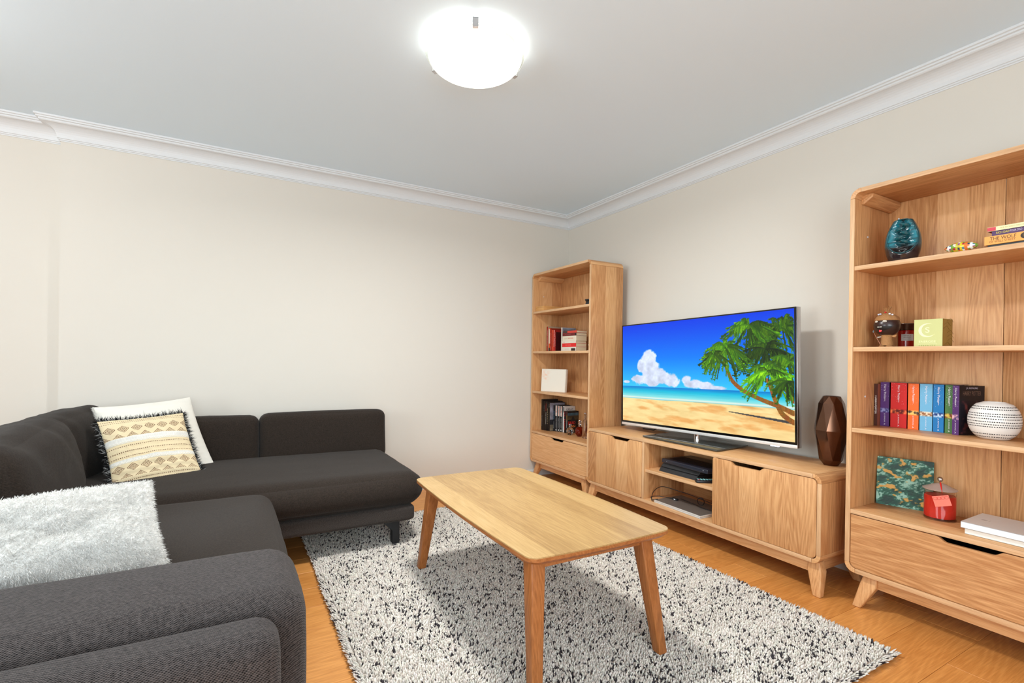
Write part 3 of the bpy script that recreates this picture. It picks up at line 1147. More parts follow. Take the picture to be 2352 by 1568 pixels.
# ------------------------------------------------------------------ television with the beach picture
def beach(W=560, Hh=316):
    x, y = np.meshgrid(np.linspace(0, 1, W), np.linspace(0, 1, Hh))
    hz = .632
    img = np.zeros((Hh, W, 3))
    t = np.clip(y / hz, 0, 1)
    top, mid, low = np.array([0, 62, 238.]), np.array([0, 128, 255.]), np.array([60, 205, 255.])
    tt = t[..., None]
    img[:] = np.where(tt < .55, top + (mid - top) * tt / .55, mid + (low - mid) * (tt - .55) / .45)
    # clouds
    fx = x * 1.78

    def blob(cx, cy, rx, ry):
        return 1 - ((x - cx) / rx) ** 2 - ((y - cy) / ry) ** 2
    d = np.full(x.shape, -9.0)
    for c in ((.20, .36, .06, .10), (.17, .43, .055, .10), (.23, .47, .08, .10), (.13, .56, .05, .05), (.28, .50, .05, .07), (.31, .55, .10, .07), (.22, .57, .14, .06),
              (.36, .57, .06, .06), (.46, .56, .035, .05), (.50, .59, .07, .05), (.56, .60, .06, .04), (.61, .62, .07, .022), (.03, .59, .03, .015), (.08, .56, .012, .012)):
        d = np.maximum(d, blob(*c))
    nz = fbm(fx * 16, y * 16, 21, 5)
    m = np.clip((d + (nz - .5) * 1.5) * 3, 0, 1) * (y < hz)
    sh = .80 + .28 * fbm(fx * 22 + 3, y * 22, 25, 4) + .10 * (.45 - y)
    cl = np.stack([232 * sh, 243 * sh, 255 * np.minimum(sh + .05, 1)], -1)
    img = img * (1 - m[..., None]) + cl * m[..., None]
    # sea
    s = np.clip((y - hz) / (.742 - hz), 0, 1)[..., None]
    sea = np.where(s < .35, np.array([0, 120, 214.]) + (np.array([20, 190, 226.]) - np.array([0, 120, 214.])) * s / .35,
                   np.array([20, 190, 226.]) + (np.array([170, 240, 235.]) - np.array([20, 190, 226.])) * (s - .35) / .65)
    sea *= (1 + .10 * (fbm(fx * 6, y * 160, 33, 3) - .5))[..., None]
    ms = ((y >= hz) & (y < .75))
    img[ms] = sea[ms]
    # sand
    g = fbm(fx * 5 + y * 3, y * 24 - x * 3, 41, 5)
    g2 = fbm(fx * 9, y * 40, 47, 3)
    sand = np.array([255, 226, 158.]) * np.ones(img.shape)
    k = np.clip((g - .50) * 4.0, 0, 1)[..., None]
    sand = sand * (1 - k) + np.array([240, 178, 104.]) * k
    sand += (g2 - .5)[..., None] * 30
    k = np.clip((y - .80) / .2, 0, 1)[..., None]
    sand = sand * (1 - k * .12) + np.array([252, 176, 92.]) * k * .12
    edge = .748 + .014 * (fbm(fx * 2.5, y * 0, 50, 2) - .5)
    mk = np.clip((y - edge) / .012, 0, 1)[..., None]
    foam = np.clip(1 - np.abs(y - edge + .006) / .012, 0, 1)[..., None]
    img = img * (1 - mk) + sand * mk
    img = img * (1 - foam * .8) + np.array([250, 246, 232.]) * foam * .8

    def stamp(px, py, c, r):
        X, Y = px * (W - 1), py * (Hh - 1)
        x0_, x1_ = int(max(0, X - r)), int(min(W - 1, X + r + 1))
        y0_, y1_ = int(max(0, Y - r)), int(min(Hh - 1, Y + r + 1))
        if x1_ <= x0_ or y1_ <= y0_: return
        img[y0_:y1_, x0_:x1_] = img[y0_:y1_, x0_:x1_] * .25 + np.array(c) * .75
    rr = random.Random(3)
    # shadow line on the beach
    for i in range(200):
        q = i / 200
        stamp(.70 + .30 * q, .815 + .045 * q, (70, 70, 70), .6 + q * 2.2)
    # trunks

    def trunk(pts, r0, r1):
        P = [Vector(p) for p in pts]
        for i in range(260):
            q = i / 259 * (len(P) - 1)
            k_ = min(int(q), len(P) - 2)
            a, b_ = P[k_], P[k_ + 1]
            pm = P[max(k_ - 1, 0)]; pn = P[min(k_ + 2, len(P) - 1)]
            f = q - k_
            pt = .5 * ((2 * a) + (b_ - pm) * f + (2 * pm - 5 * a + 4 * b_ - pn) * f * f + (-pm + 3 * a - 3 * b_ + pn) * f ** 3)
            c = (150 + rr.randint(-30, 30), 92 + rr.randint(-20, 20), 36)
            stamp(pt.x, pt.y, c, r0 + (r1 - r0) * i / 259)
    trunk([(1.0, .79), (.93, .74), (.86, .70), (.78, .64), (.72, .56), (.69, .46), (.68, .40)], 4.4, 3.0)
    trunk([(1.0, .86), (.95, .80), (.92, .70), (.90, .60), (.885, .54)], 4.2, 3.2)
    trunk([(1.0, .70), (.97, .62), (.95, .52)], 4.5, 3.5)

    def crown(cx, cy, R, n, bright, down=1.0):
        for i in range(n):
            a = rr.uniform(0, 2 * math.pi)
            L_ = R * rr.uniform(.6, 1.0)
            g0 = rr.uniform(.5, 1.25) * bright
            dx, dy = math.cos(a), math.sin(a) * .75
            for k2 in range(46):
                q = k2 / 45
                px = cx + dx * L_ * q * .56
                py = cy + dy * L_ * q + down * L_ * .55 * q * q
                if k2 % 2 == 0:
                    hang = .055 * math.sin(math.pi * min(q + .12, 1)) * rr.uniform(.5, 1.2)
                    sx = dx * .012 + rr.uniform(-.006, .006)
                    cc = rr.random()
                    c = (min(255, (50 + 90 * cc) * g0), min(255, (120 + 90 * cc) * g0), 20 * g0)
                    for w_ in range(9):
                        stamp(px + sx * w_ / 8, py + hang * w_ / 8, c, .85)
                stamp(px, py, (70 * g0, 130 * g0, 20), 1.0)
    crown(.95, .14, .36, 46, .62, .9)
    crown(.80, .10, .28, 34, .85, .9)
    crown(.88, .30, .30, 40, .55, 1.0)
    crown(.68, .27, .25, 52, .95)
    crown(.62, .33, .16, 18, .8)
    crown(.98, .40, .26, 36, .8)
    crown(.885, .47, .24, 40, 1.15)
    crown(.97, .55, .16, 20, .7)
    return np.clip(img, 0, 255)


def television():
    W, Hh = 1.342, .752
    t = thing('television', 'large flat television showing a tropical beach on the oak stand', 'television', (-.235, -1.718, .5727))
    zc = 1.0 - .5727
    M = Matrix.Translation((0, 0, zc)) @ Matrix.Rotation(-1.35 * D2R, 4, 'X')
    MB().box((-.006, -W / 2, -Hh / 2), (.030, W / 2, Hh / 2), M=M).build('housing', SILVER, t, .003)
    MB().box((.030, -W / 2 + .16, -Hh / 2 + .05), (.052, W / 2 - .16, Hh / 2 - .20), M=M).build('rear_cover', BLACKM, t, .008)
    MB().box((-.0095, -W / 2 + .002, -Hh / 2 + .018), (-.0055, W / 2 - .002, Hh / 2 - .001), M=M).build('bezel', mat('gloss_black_bezel', rgb(8, 8, 9), .1), t, .001, 1)
    MB().box((-.0115, -W / 2 + .001, -Hh / 2), (-.0055, W / 2 - .001, -Hh / 2 + .0175), M=M).build('lower_trim', mat('satin_white_trim', rgb(232, 230, 228), .3, .3), t, .0015, 2)
    img = beach()
    h_, w_ = img.shape[:2]
    yy, zz = np.meshgrid(np.linspace(W / 2 - .013, -W / 2 + .013, w_), np.linspace(Hh / 2 - .009, -Hh / 2 + .032, h_))
    V = np.stack([np.full(yy.size, -.0099), yy.ravel(), zz.ravel()], 1)
    R = np.array(M)
    V = V @ R[:3, :3].T + R[:3, 3]
    npmesh('screen', V, grid_faces(w_, h_), vcmat('lit_screen', .25, emit=.90, spec=.12), t, col=lin(img.reshape(-1, 3) / 255))
    glow = mat('led_glow', rgb(200, 210, 255), .2)
    glow.node_tree.nodes['Principled BSDF'].inputs['Emission Color'].default_value = (.75, .8, 1, 1)
    glow.node_tree.nodes['Principled BSDF'].inputs['Emission Strength'].default_value = 2.5
    MB().box((-.0100, -W / 2 + .105, -Hh / 2 - .005), (.004, -W / 2 + .15, -Hh / 2), M=M).build('standby_light', glow, t, .001)
    # stand: smoked glass plate with a chrome neck
    pl = [(-.175, .275), (-.175, -.315), (.150, -.285), (.150, .300)]
    gl = mat('smoked_glass', rgb(96, 100, 98), .04, bump=(5, 0, 0), Transmission_Weight=.55, IOR=1.5)
    MB().prism_z([(a, b) for a, b in pl], .004, .013).build('glass_base', gl, t, .0012)
    MB().prism_z([(-.08, .10), (-.08, -.14), (.08, -.14), (.08, .10)], .0002, .004).build('base_pad', BLACKM, t)
    MB().lathe([(.021, .013), (.021, .09)], 28, c=(.012, -.022, 0)).build('neck', CHROME, t, smooth=True)
    MB().box((.03, -.10, .06), (.045, .06, .30)).build('neck_bracket', BLACKM, t)
    MB().tube([(.05, .30, .35), (.07, .33, .2), (.09, .36, .05), (.10, .44, .012), (.11, .56, .006)], .0045, 8).build('power_cord', BLACKM, t, smooth=True)


television()


# ------------------------------------------------------------------ faceted vase
def faceted_vase():
    t_loc = (-.165, -2.522, .5727)
    n = 8
    rings = [(.034, .0, 0), (.052, .028, .5), (.079, .178, 0), (.058, .315, .5), (.040, .352, 0)]
    V, F = [], []
    for r, z, o in rings:
        for k in range(n):
            a = 2 * math.pi * (k + o + .28) / n
            V.append((r * math.cos(a), r * math.sin(a), z))
    for i in range(len(rings) - 1):
        for k in range(n):
            a, b, c, d = i * n + k, i * n + (k + 1) % n, (i + 1) * n + k, (i + 1) * n + (k + 1) % n
            if rings[i][2] == 0: F += [(a, b, c), (b, d, c)]
            else: F += [(a, b, d), (a, d, c)]
    F.append(tuple(range(n - 1, -1, -1)))
    # open mouth
    m0 = len(V)
    for r, z in ((.036, .352), (.034, .30)):
        for k in range(n):
            a = 2 * math.pi * (k + .28) / n
            V.append((r * math.cos(a), r * math.sin(a), z))
    top = 4 * n
    for k in range(n):
        F.append((top + k, top + (k + 1) % n, m0 + (k + 1) % n, m0 + k))
        F.append((m0 + k, m0 + (k + 1) % n, m0 + n + (k + 1) % n, m0 + n + k))
    F.append(tuple(range(m0 + n, m0 + 2 * n)))
    o = MB().add(V, F).build('vase', BRONZE, None)
    o.location = t_loc
    tag(o, 'faceted bronze glazed vase at the right end of the oak stand', 'vase')


faceted_vase()

# ------------------------------------------------------------------ lettering and books
FONTM = {}


def ink(c):
    if c not in FONTM:
        FONTM[c] = mat('ink_%d_%d_%d' % c, rgb(*c), .5, bump=(50, 0, .01))
    return FONTM[c]


def text(parent, body, h, origin, xdir, ydir, col, name='lettering', width=None, center=True):
    """flat text; h cap height, xdir baseline direction, ydir letter-up direction (local to the parent)"""
    c = bpy.data.curves.new(name, 'FONT')
    c.body = body
    c.size = 1
    c.extrude = 0
    c.offset = 0.0
    if center:
        c.align_x = 'CENTER'
        c.align_y = 'CENTER'
    else:
        c.align_y = 'CENTER'
    tmp = bpy.data.objects.new(name, c)
    COL.objects.link(tmp)
    dg = bpy.context.evaluated_depsgraph_get()
    me = bpy.data.meshes.new_from_object(tmp.evaluated_get(dg))
    bpy.data.objects.remove(tmp)
    bpy.data.curves.remove(c)
    xs = [v.co.x for v in me.vertices]
    ys = [v.co.y for v in me.vertices]
    if not xs: return None
    w0, h0 = max(xs) - min(xs), max(ys) - min(ys)
    sy = h / h0
    sx = (width / w0) if width else sy
    X, Y = Vector(xdir).normalized(), Vector(ydir).normalized()
    Z = X.cross(Y)
    M = Matrix(((X.x * sx, Y.x * sy, Z.x, origin[0]), (X.y * sx, Y.y * sy, Z.y, origin[1]), (X.z * sx, Y.z * sy, Z.z, origin[2]), (0, 0, 0, 1)))
    me.transform(M)
    me.materials.clear()
    return link(name, me, ink(col), parent)


COVERS = {}


def cover(c):
    if c not in COVERS:
        COVERS[c] = mat('cover_%d_%d_%d' % c, rgb(*c), .38, bump=(30, .0, .03))
    return COVERS[c]


def book(label, loc, th, hh, dd, spine, side=None, group=None, rotz=0.0, texts=(), pages=None, art=None, cat='book', name='book', tilt=0):
    """upright book: spine faces -x, thickness along -y, height z; origin at the spine's left bottom corner"""
    t = thing(name, label, cat, loc, rotz * D2R, group)
    if tilt: t.rotation_euler = (tilt * D2R, 0, rotz * D2R)
    side = side or spine
    dd = min(dd, (-.106 if loc[1] > -1 else -.079) - loc[0])
    c = .0012
    b = MB()
    b.box((0, -th, 0), (.0015, 0, hh), 0)
    b.box((.0015, -c, 0), (dd, 0, hh), 1)
    b.box((.0015, -th, 0), (dd, -th + c, hh), 1)
    b.build('cover', [cover(spine), cover(side)], t)
    MB().box((.0015, -th + c, .002), (dd - .003, -c, hh - .002)).build('pages', pages or PAPER, t)
    for (body, frac, wd, ht, colr) in texts:
        text(t, body, ht, (-.0004, -th / 2, hh * frac), (0, 0, -1), (0, -1, 0), colr, width=wd)
    if art:
        art(t, th, hh, dd)
    return t


# seven-volume set in the right bookcase
S3 = SHELF[2] + .0197
S4 = SHELF[3] + .0197
S1 = SHELF[0] + .0197
S2 = SHELF[1] + .0197
HPG = 'paperback set on the right bookcase'
WT = (236, 232, 240)


def hp_art(c1, c2, top):
    def f(t, th, hh, dd):
        # picture stripe a third of the way up and a scatter of stars
        n1, n2 = 14, 8
        yy, zz = np.meshgrid(np.linspace(0, -th, n1), np.linspace(.30, .42, n2) * hh)
        k = fbm(yy * 160 + 9 * c1[0], zz * 120, c1[1] % 50, 3)
        A = np.array(c1) / 255.; B = np.array(c2) / 255.; Tt = np.array(top) / 255.
        m = np.clip((k - .42) * 6, 0, 1)[..., None]
        C = A * (1 - m) + B * m
        e = np.clip(np.minimum(zz / hh - .30, .42 - zz / hh) / .025, 0, 1)[..., None]
        C = Tt * (1 - e) + C * e
        V = np.stack([np.full(yy.size, -.0003), yy.ravel(), zz.ravel()], 1)
        npmesh('spine_picture', V, grid_faces(n1, n2), vcmat('spine_print', .4), t, col=lin(C.reshape(-1, 3)))
        b = MB()
        for i in range(26):
            y0 = -random.uniform(.06, .94) * th; z0 = hh * (1 - random.random() ** 1.3 * .45) - .004
            s = random.choice((.0005, .0008))
            b.add([(-.0004, y0 - s, z0), (-.0004, y0, z0 + s), (-.0004, y0 + s, z0), (-.0004, y0, z0 - s)], [(0, 1, 2, 3)])
        b.build('stars', ink((225, 222, 235)), t)
    return f


def set_texts():
    return (('Harry Potter', .78, .070, .011, WT), ('and the', .595, .012, .004, WT), ('J.K. ROWLING', .19, .042, .006, WT), ('A', .045, .008, .006, WT))


vols = [
    ('thick brown paperback at the left end of the paperback set', -2.7258, .0135, .197, (70, 30, 18), None, -.195),
    ('purple paperback, second from the left in the set', -2.7405, .036, .205, (80, 40, 110), ((60, 60, 120), (150, 150, 200)), -.168),
    ('red thick paperback in the paperback set', -2.7860, .063, .205, (206, 32, 34), ((90, 20, 20), (250, 120, 70)), -.178),
    ('orange paperback in the paperback set', -2.8555, .040, .205, (242, 106, 40), ((60, 50, 45), (250, 200, 110)), -.184),
    ('light blue paperback in the middle of the set', -2.9000, .045, .205, (112, 178, 216), ((150, 90, 50), (240, 220, 190)), -.186),
    ('bright blue paperback right of the light blue one', -2.9485, .037, .205, (14, 116, 182), ((20, 50, 120), (200, 220, 240)), -.188),
    ('green paperback in the paperback set', -2.9900, .028, .205, (72, 118, 62), ((130, 60, 40), (220, 190, 80)), -.190),
]
for i, (lb, y0, th, hh, c, pic, x) in enumerate(vols):
    if i == 0:
        book(lb, (x, y0, S3), th, hh, .105, c, (150, 80, 40), HPG, 0, (('HARRY POTTER', .5, .085, .0075, (235, 230, 225)), ('CURSED CHILD', .5, .05, .003, (235, 230, 225))))
        continue
    book(lb, (x, y0, S3), th, hh, .078 + abs(x) - .16, c, (16, 14, 22), HPG, 0, set_texts(), art=hp_art(pic[0], pic[1], c))


def violet_art(t, th, hh, dd):
    hp_art((90, 70, 120), (230, 180, 190), (88, 52, 116))(t, th, hh, dd)
    text(t, 'J.K. ROWLING', .009, (dd * .5, -th - .0004, hh * .95), (1, 0, 0), (0, 0, 1), (206, 196, 210), width=.055)
    text(t, 'HARRY POTTER', .018, (dd * .5, -th - .0004, hh * .84), (1, 0, 0), (0, 0, 1), (120, 92, 78), width=.086)
    n1, n2 = 30, 40
    xx, zz = np.meshgrid(np.linspace(.01, dd - .004, n1), np.linspace(.02, .70, n2) * hh)
    k = fbm(xx * 60, zz * 50, 77, 4)
    C = np.array([20, 15, 28.]) / 255 + np.clip(k - .52, 0, 1)[..., None] * np.array([1.3, .55, .35])
    V = np.stack([xx.ravel(), np.full(xx.size, -th - .0003), zz.ravel()], 1)
    npmesh('cover_picture', V, grid_faces(n1, n2), vcmat('cover_print', .3), t, col=lin(np.clip(C, 0, 1).reshape(-1, 3)))


book('violet paperback with dark cover turned outwards beside the dotted vase', (-.212, -3.022, S3), .026, .205, .122, (88, 52, 116), (16, 13, 22), HPG, -22, set_texts(), art=violet_art)
o = box('card_sleeve', (-.150, -3.03, S3 + .2056), (-.075, -2.742, S3 + .2072), cover((170, 140, 118)), None)
tag(o, 'thin brown card lying along the tops of the paperback set', 'card')


# dotted vase
def dotted_vase():
    t = thing('vase', 'squat white ceramic vase ringed with black dots', 'vase', (-.205, -3.150, S3))
    R, hh = .079, .146
    pr = []
    for k in range(25):
        a = -math.pi / 2 + math.pi * k / 24
        z = hh / 2 + hh * .56 * math.sin(a)
        if z < 0 or z > hh: continue
        pr.append((R * max(math.cos(a), .0) ** .8, z))
    pr = [(R * .52, 0)] + [p for p in pr if p[1] > .002 and p[1] < hh - .003] + [(R * .44, hh - .001), (R * .42, hh), (R * .39, hh - .002), (R * .38, hh - .02)]
    m = mat('white_ceramic', rgb(236, 233, 228), .35, bump=(30, .03, .01))
    MB().lathe(pr, 64).build('body', m, t, smooth=True)
    b = MB()

    def rad(z):
        for (r0, z0), (r1, z1) in zip(pr[:-1], pr[1:]):
            if z0 <= z <= z1 and z1 > z0: return r0 + (r1 - r0) * (z - z0) / (z1 - z0), (r1 - r0) / (z1 - z0)
        return R, 0
    for zf in (.08, .16, .36, .42, .49, .57, .64, .70, .82, .88):
        z = zf * hh
        r, sl = rad(z)
        nn = int(2 * math.pi * r / .0066)
        for k in range(nn):
            a = 2 * math.pi * (k + random.uniform(-.1, .1)) / nn
            s = .0020
            da = .0026 / r
            P = []
            for q in range(6):
                w_ = q * math.pi / 3
                dz = s * math.sin(w_)
                r2 = r + sl * dz + .0004
                aa = a + da * math.cos(w_)
                P.append((r2 * math.cos(aa), r2 * math.sin(aa), z + dz))
            b.add(P, [(0, 1, 2, 3, 4, 5)])
    b.build('dots', ink((30, 26, 28)), t)['kind'] = 'stuff'


dotted_vase()


# incense burner, teal to brown glaze
def burner():
    t = thing('incense_burner', 'teal glazed ceramic incense burner with carved cascade on the top shelf', 'incense burner', (-.325, -2.883, S1), 0)
    n, ms = 64, 60
    V = []
    hh = .178
    C = []
    for j in range(ms + 1):
        q = j / ms
        z = hh * q
        r = .047 * (1 - .0) * (math.sin(math.pi * (.26 + .62 * q)) ** .8)
        r = .060 * (math.sin(math.pi * (.24 + .60 * q)) ** .85)
        for k in range(n):
            a = 2 * math.pi * k / n
            x, y_ = r * math.cos(a), r * math.sin(a) * 1.06
            # carved hollow: an oval cut into the side that faces the room (-x, a little -y)
            av = ((a - math.radians(196) + math.pi) % (2 * math.pi)) - math.pi
            e = (av / 1.02) ** 2 + ((q - .62) / .46) ** 2
            if e < 1:
                dep = .034 * min(1, (1 - e) * 5.0)
                steps = .010 * math.cos(q * 46 + av * 1.6 * (1 if int(q * 8) % 2 else -1)) * (1 - e)
                f = max(0.15, (r - dep + steps) / r)
                x *= f; y_ *= f
            V.append((x, y_, z))
            tq = np.clip((q - .30 + .03 * math.sin(3 * a)) / .12, 0, 1)
            col = np.array([44, 32, 34.]) * (1 - tq) + np.array([16, 78, 88.]) * tq
            if e < 1:
                col = col * (.9 if e < .85 else 1.6)
                if q < .34: col = np.array([28, 20, 20.])
            C.append(col / 255)
    V = np.array(V)
    F = []
    for j in range(ms):
        for k in range(n):
            a, b = j * n + k, j * n + (k + 1) % n
            F.append((a, b, b + n, a + n))
    o = npmesh('body', V, F, vcmat('teal_glaze', .12, spec=.7), t, True, col=lin(np.clip(np.array(C), 0, 1)))
    teal = mat('teal_lip', rgb(22, 84, 92), .1, spec=.8)
    rt_ = .060 * (math.sin(math.pi * .84) ** .85)
    MB().lathe([(rt_, hh), (.012, hh + .002), (.001, hh + .002)], 32, cap=False).build('cap', teal, t, smooth=True)
    rim = []
    for k in range(49):
        w_ = 2 * math.pi * k / 48
        a = math.radians(196) + 1.0 * math.cos(w_)
        q = min(.62 + .45 * math.sin(w_), 1.0)
        r = .0605 * (math.sin(math.pi * (.24 + .60 * q)) ** .85)
        rim.append((r * math.cos(a), r * math.sin(a) * 1.06, hh * q))
    MB().tube(rim, .0016, 6).build('carved_rim', teal, t, smooth=True)
    for i, (q, sgn) in enumerate(((.86, 1), (.76, -1), (.66, 1), (.56, -1), (.46, 1))):
        a0 = math.radians(196) + sgn * .35
        pts = []
        for k in range(7):
            u = (k / 6 - .5) * 1.0
            a = a0 + u
            r = .036 - .006 * abs(u)
            pts.append((r * math.cos(a), r * math.sin(a), hh * q - sgn * u * .014))
        MB().tube(pts, [.002, .005, .0065, .007, .0065, .005, .002], 8).build('cascade_leaf', teal, t, smooth=True)
    MB().lathe([(.001, -.004), (.004, -.002), (.004, .002), (.001, .004)], 12, c=(-.03, .004, hh + .004)).build('glass_bead', CHROME, t, smooth=True)


burner()


def egg():
    n, ms = 40, 48
    V, C = [], []
    pal = np.array([(226, 120, 50), (240, 236, 226), (120, 160, 60), (180, 30, 60), (230, 200, 40), (60, 130, 150), (250, 250, 245), (150, 60, 130), (200, 190, 60), (40, 60, 90)]) / 255.
    for j in range(ms + 1):
        q = j / ms
        s = max(math.sin(math.pi * q), 0) ** .62
        for k in range(n):
            a = 2 * math.pi * k / n
            V.append((.026 * s * math.cos(a), (.5 - q) * .104, .020 + .020 * s * math.sin(a) + (.0 if q < .85 else 0)))
            band = int(q * 15)
            cell = int((a / (2 * math.pi) * 14 + (band % 2) * .5))
            c = pal[(band * 3 + (cell if band % 2 else 0)) % 10]
            C.append(c)
    F = []
    for j in range(ms):
        for k in range(n):
            a, b = j * n + k, j * n + (k + 1) % n
            F.append((a, a + n, b + n, b))
    o = npmesh('mosaic_egg', np.array(V), F, vcmat('mosaic_glaze', .15, spec=.7), None, True, col=lin(np.array(C)))
    o.location = (-.362, -3.090, S1)
    tag(o, 'small multicoloured mosaic egg lying on the top shelf', 'ornament')


egg()


# book pile at the right edge, spines out
def flat_book(label, loc, L_, th, dd, spine, group, rotz=0, texts=(), pages=None, extras=None, side=None, name='book'):
    """lying book: spine faces -x, length along -y, thickness z; origin at left spine bottom corner"""
    t = thing(name, label, 'book', loc, rotz * D2R, group)
    side = side or spine
    c = .0013
    MB().box((0, -L_, 0), (.0015, 0, th), 0).box((.0015, -L_, 0), (dd, 0, c), 1).box((.0015, -L_, th - c), (dd, 0, th), 1).build('cover', [cover(spine), cover(side)], t)
    MB().box((.0015, -L_ + .002, c), (dd - .003, -.002, th - c)).build('pages', pages or PAPER, t)
    for (body, y0, z0, ht, wd, colr) in texts:
        text(t, body, ht, (-.0004, -y0, th * z0), (0, -1, 0), (0, 0, 1), colr, width=wd)
    if extras: extras(t, L_, th, dd)
    return t


G = 'books piled flat on the right top shelf'
z = S1
flat_book('black book at the bottom of the pile on the top shelf', (-.335, -3.160, z), .20, .0155, .13, (52, 58, 60), G, 0, (('OF THE WOLF', .10, .12, .005, .11, (230, 226, 190)),), side=(30, 30, 32))
z += .0160


def wolf(t, L_, th, dd):
    MB().prism_x([(-.112 + .013 * math.cos(q * math.pi / 12), th * .55 + .0115 * math.sin(q * math.pi / 12)) for q in range(24)], -.0006, -.0002).build('badge', ink((48, 36, 30)), t)
    text(t, '1000', .011, (-.0010, -.112, th * .55), (0, -1, 0), (0, 0, 1), (190, 140, 80), width=.014)


flat_book('orange paperback in the pile, lettered THE WOLF OF WALL STREET', (-.342, -3.152, z), .20, .032, .13, (240, 170, 82), G, 0,
          (('THE WOLF', .052, .66, .0125, .072, (110, 58, 34)), ('OF WALL STREET', .050, .30, .0075, .072, (160, 84, 40))), extras=wolf)
z += .0325
flat_book('purple paperback in the pile, lettered RICH DAD POOR DAD', (-.338, -3.172, z), .17, .0175, .12, (82, 50, 98), G, 0,
          (('RICH DAD', .030, .55, .0075, .036, (232, 214, 60)), ('POOR DAD', .066, .58, .0075, .032, (206, 194, 222))))
z += .0180


def redend(t, L_, th, dd):
    MB().box((-.0006, -.024, .001), (-.0002, 0, th - .001)).build('red_label', ink((214, 70, 84)), t)


flat_book('thin pale yellow book on top of the pile', (-.342, -3.160, z), .17, .0155, .12, (232, 228, 180), G, 0, (('THE RICHEST MAN IN BABYLON', .085, .5, .005, .10, (196, 184, 110)),), extras=redend, side=(130, 40, 36))


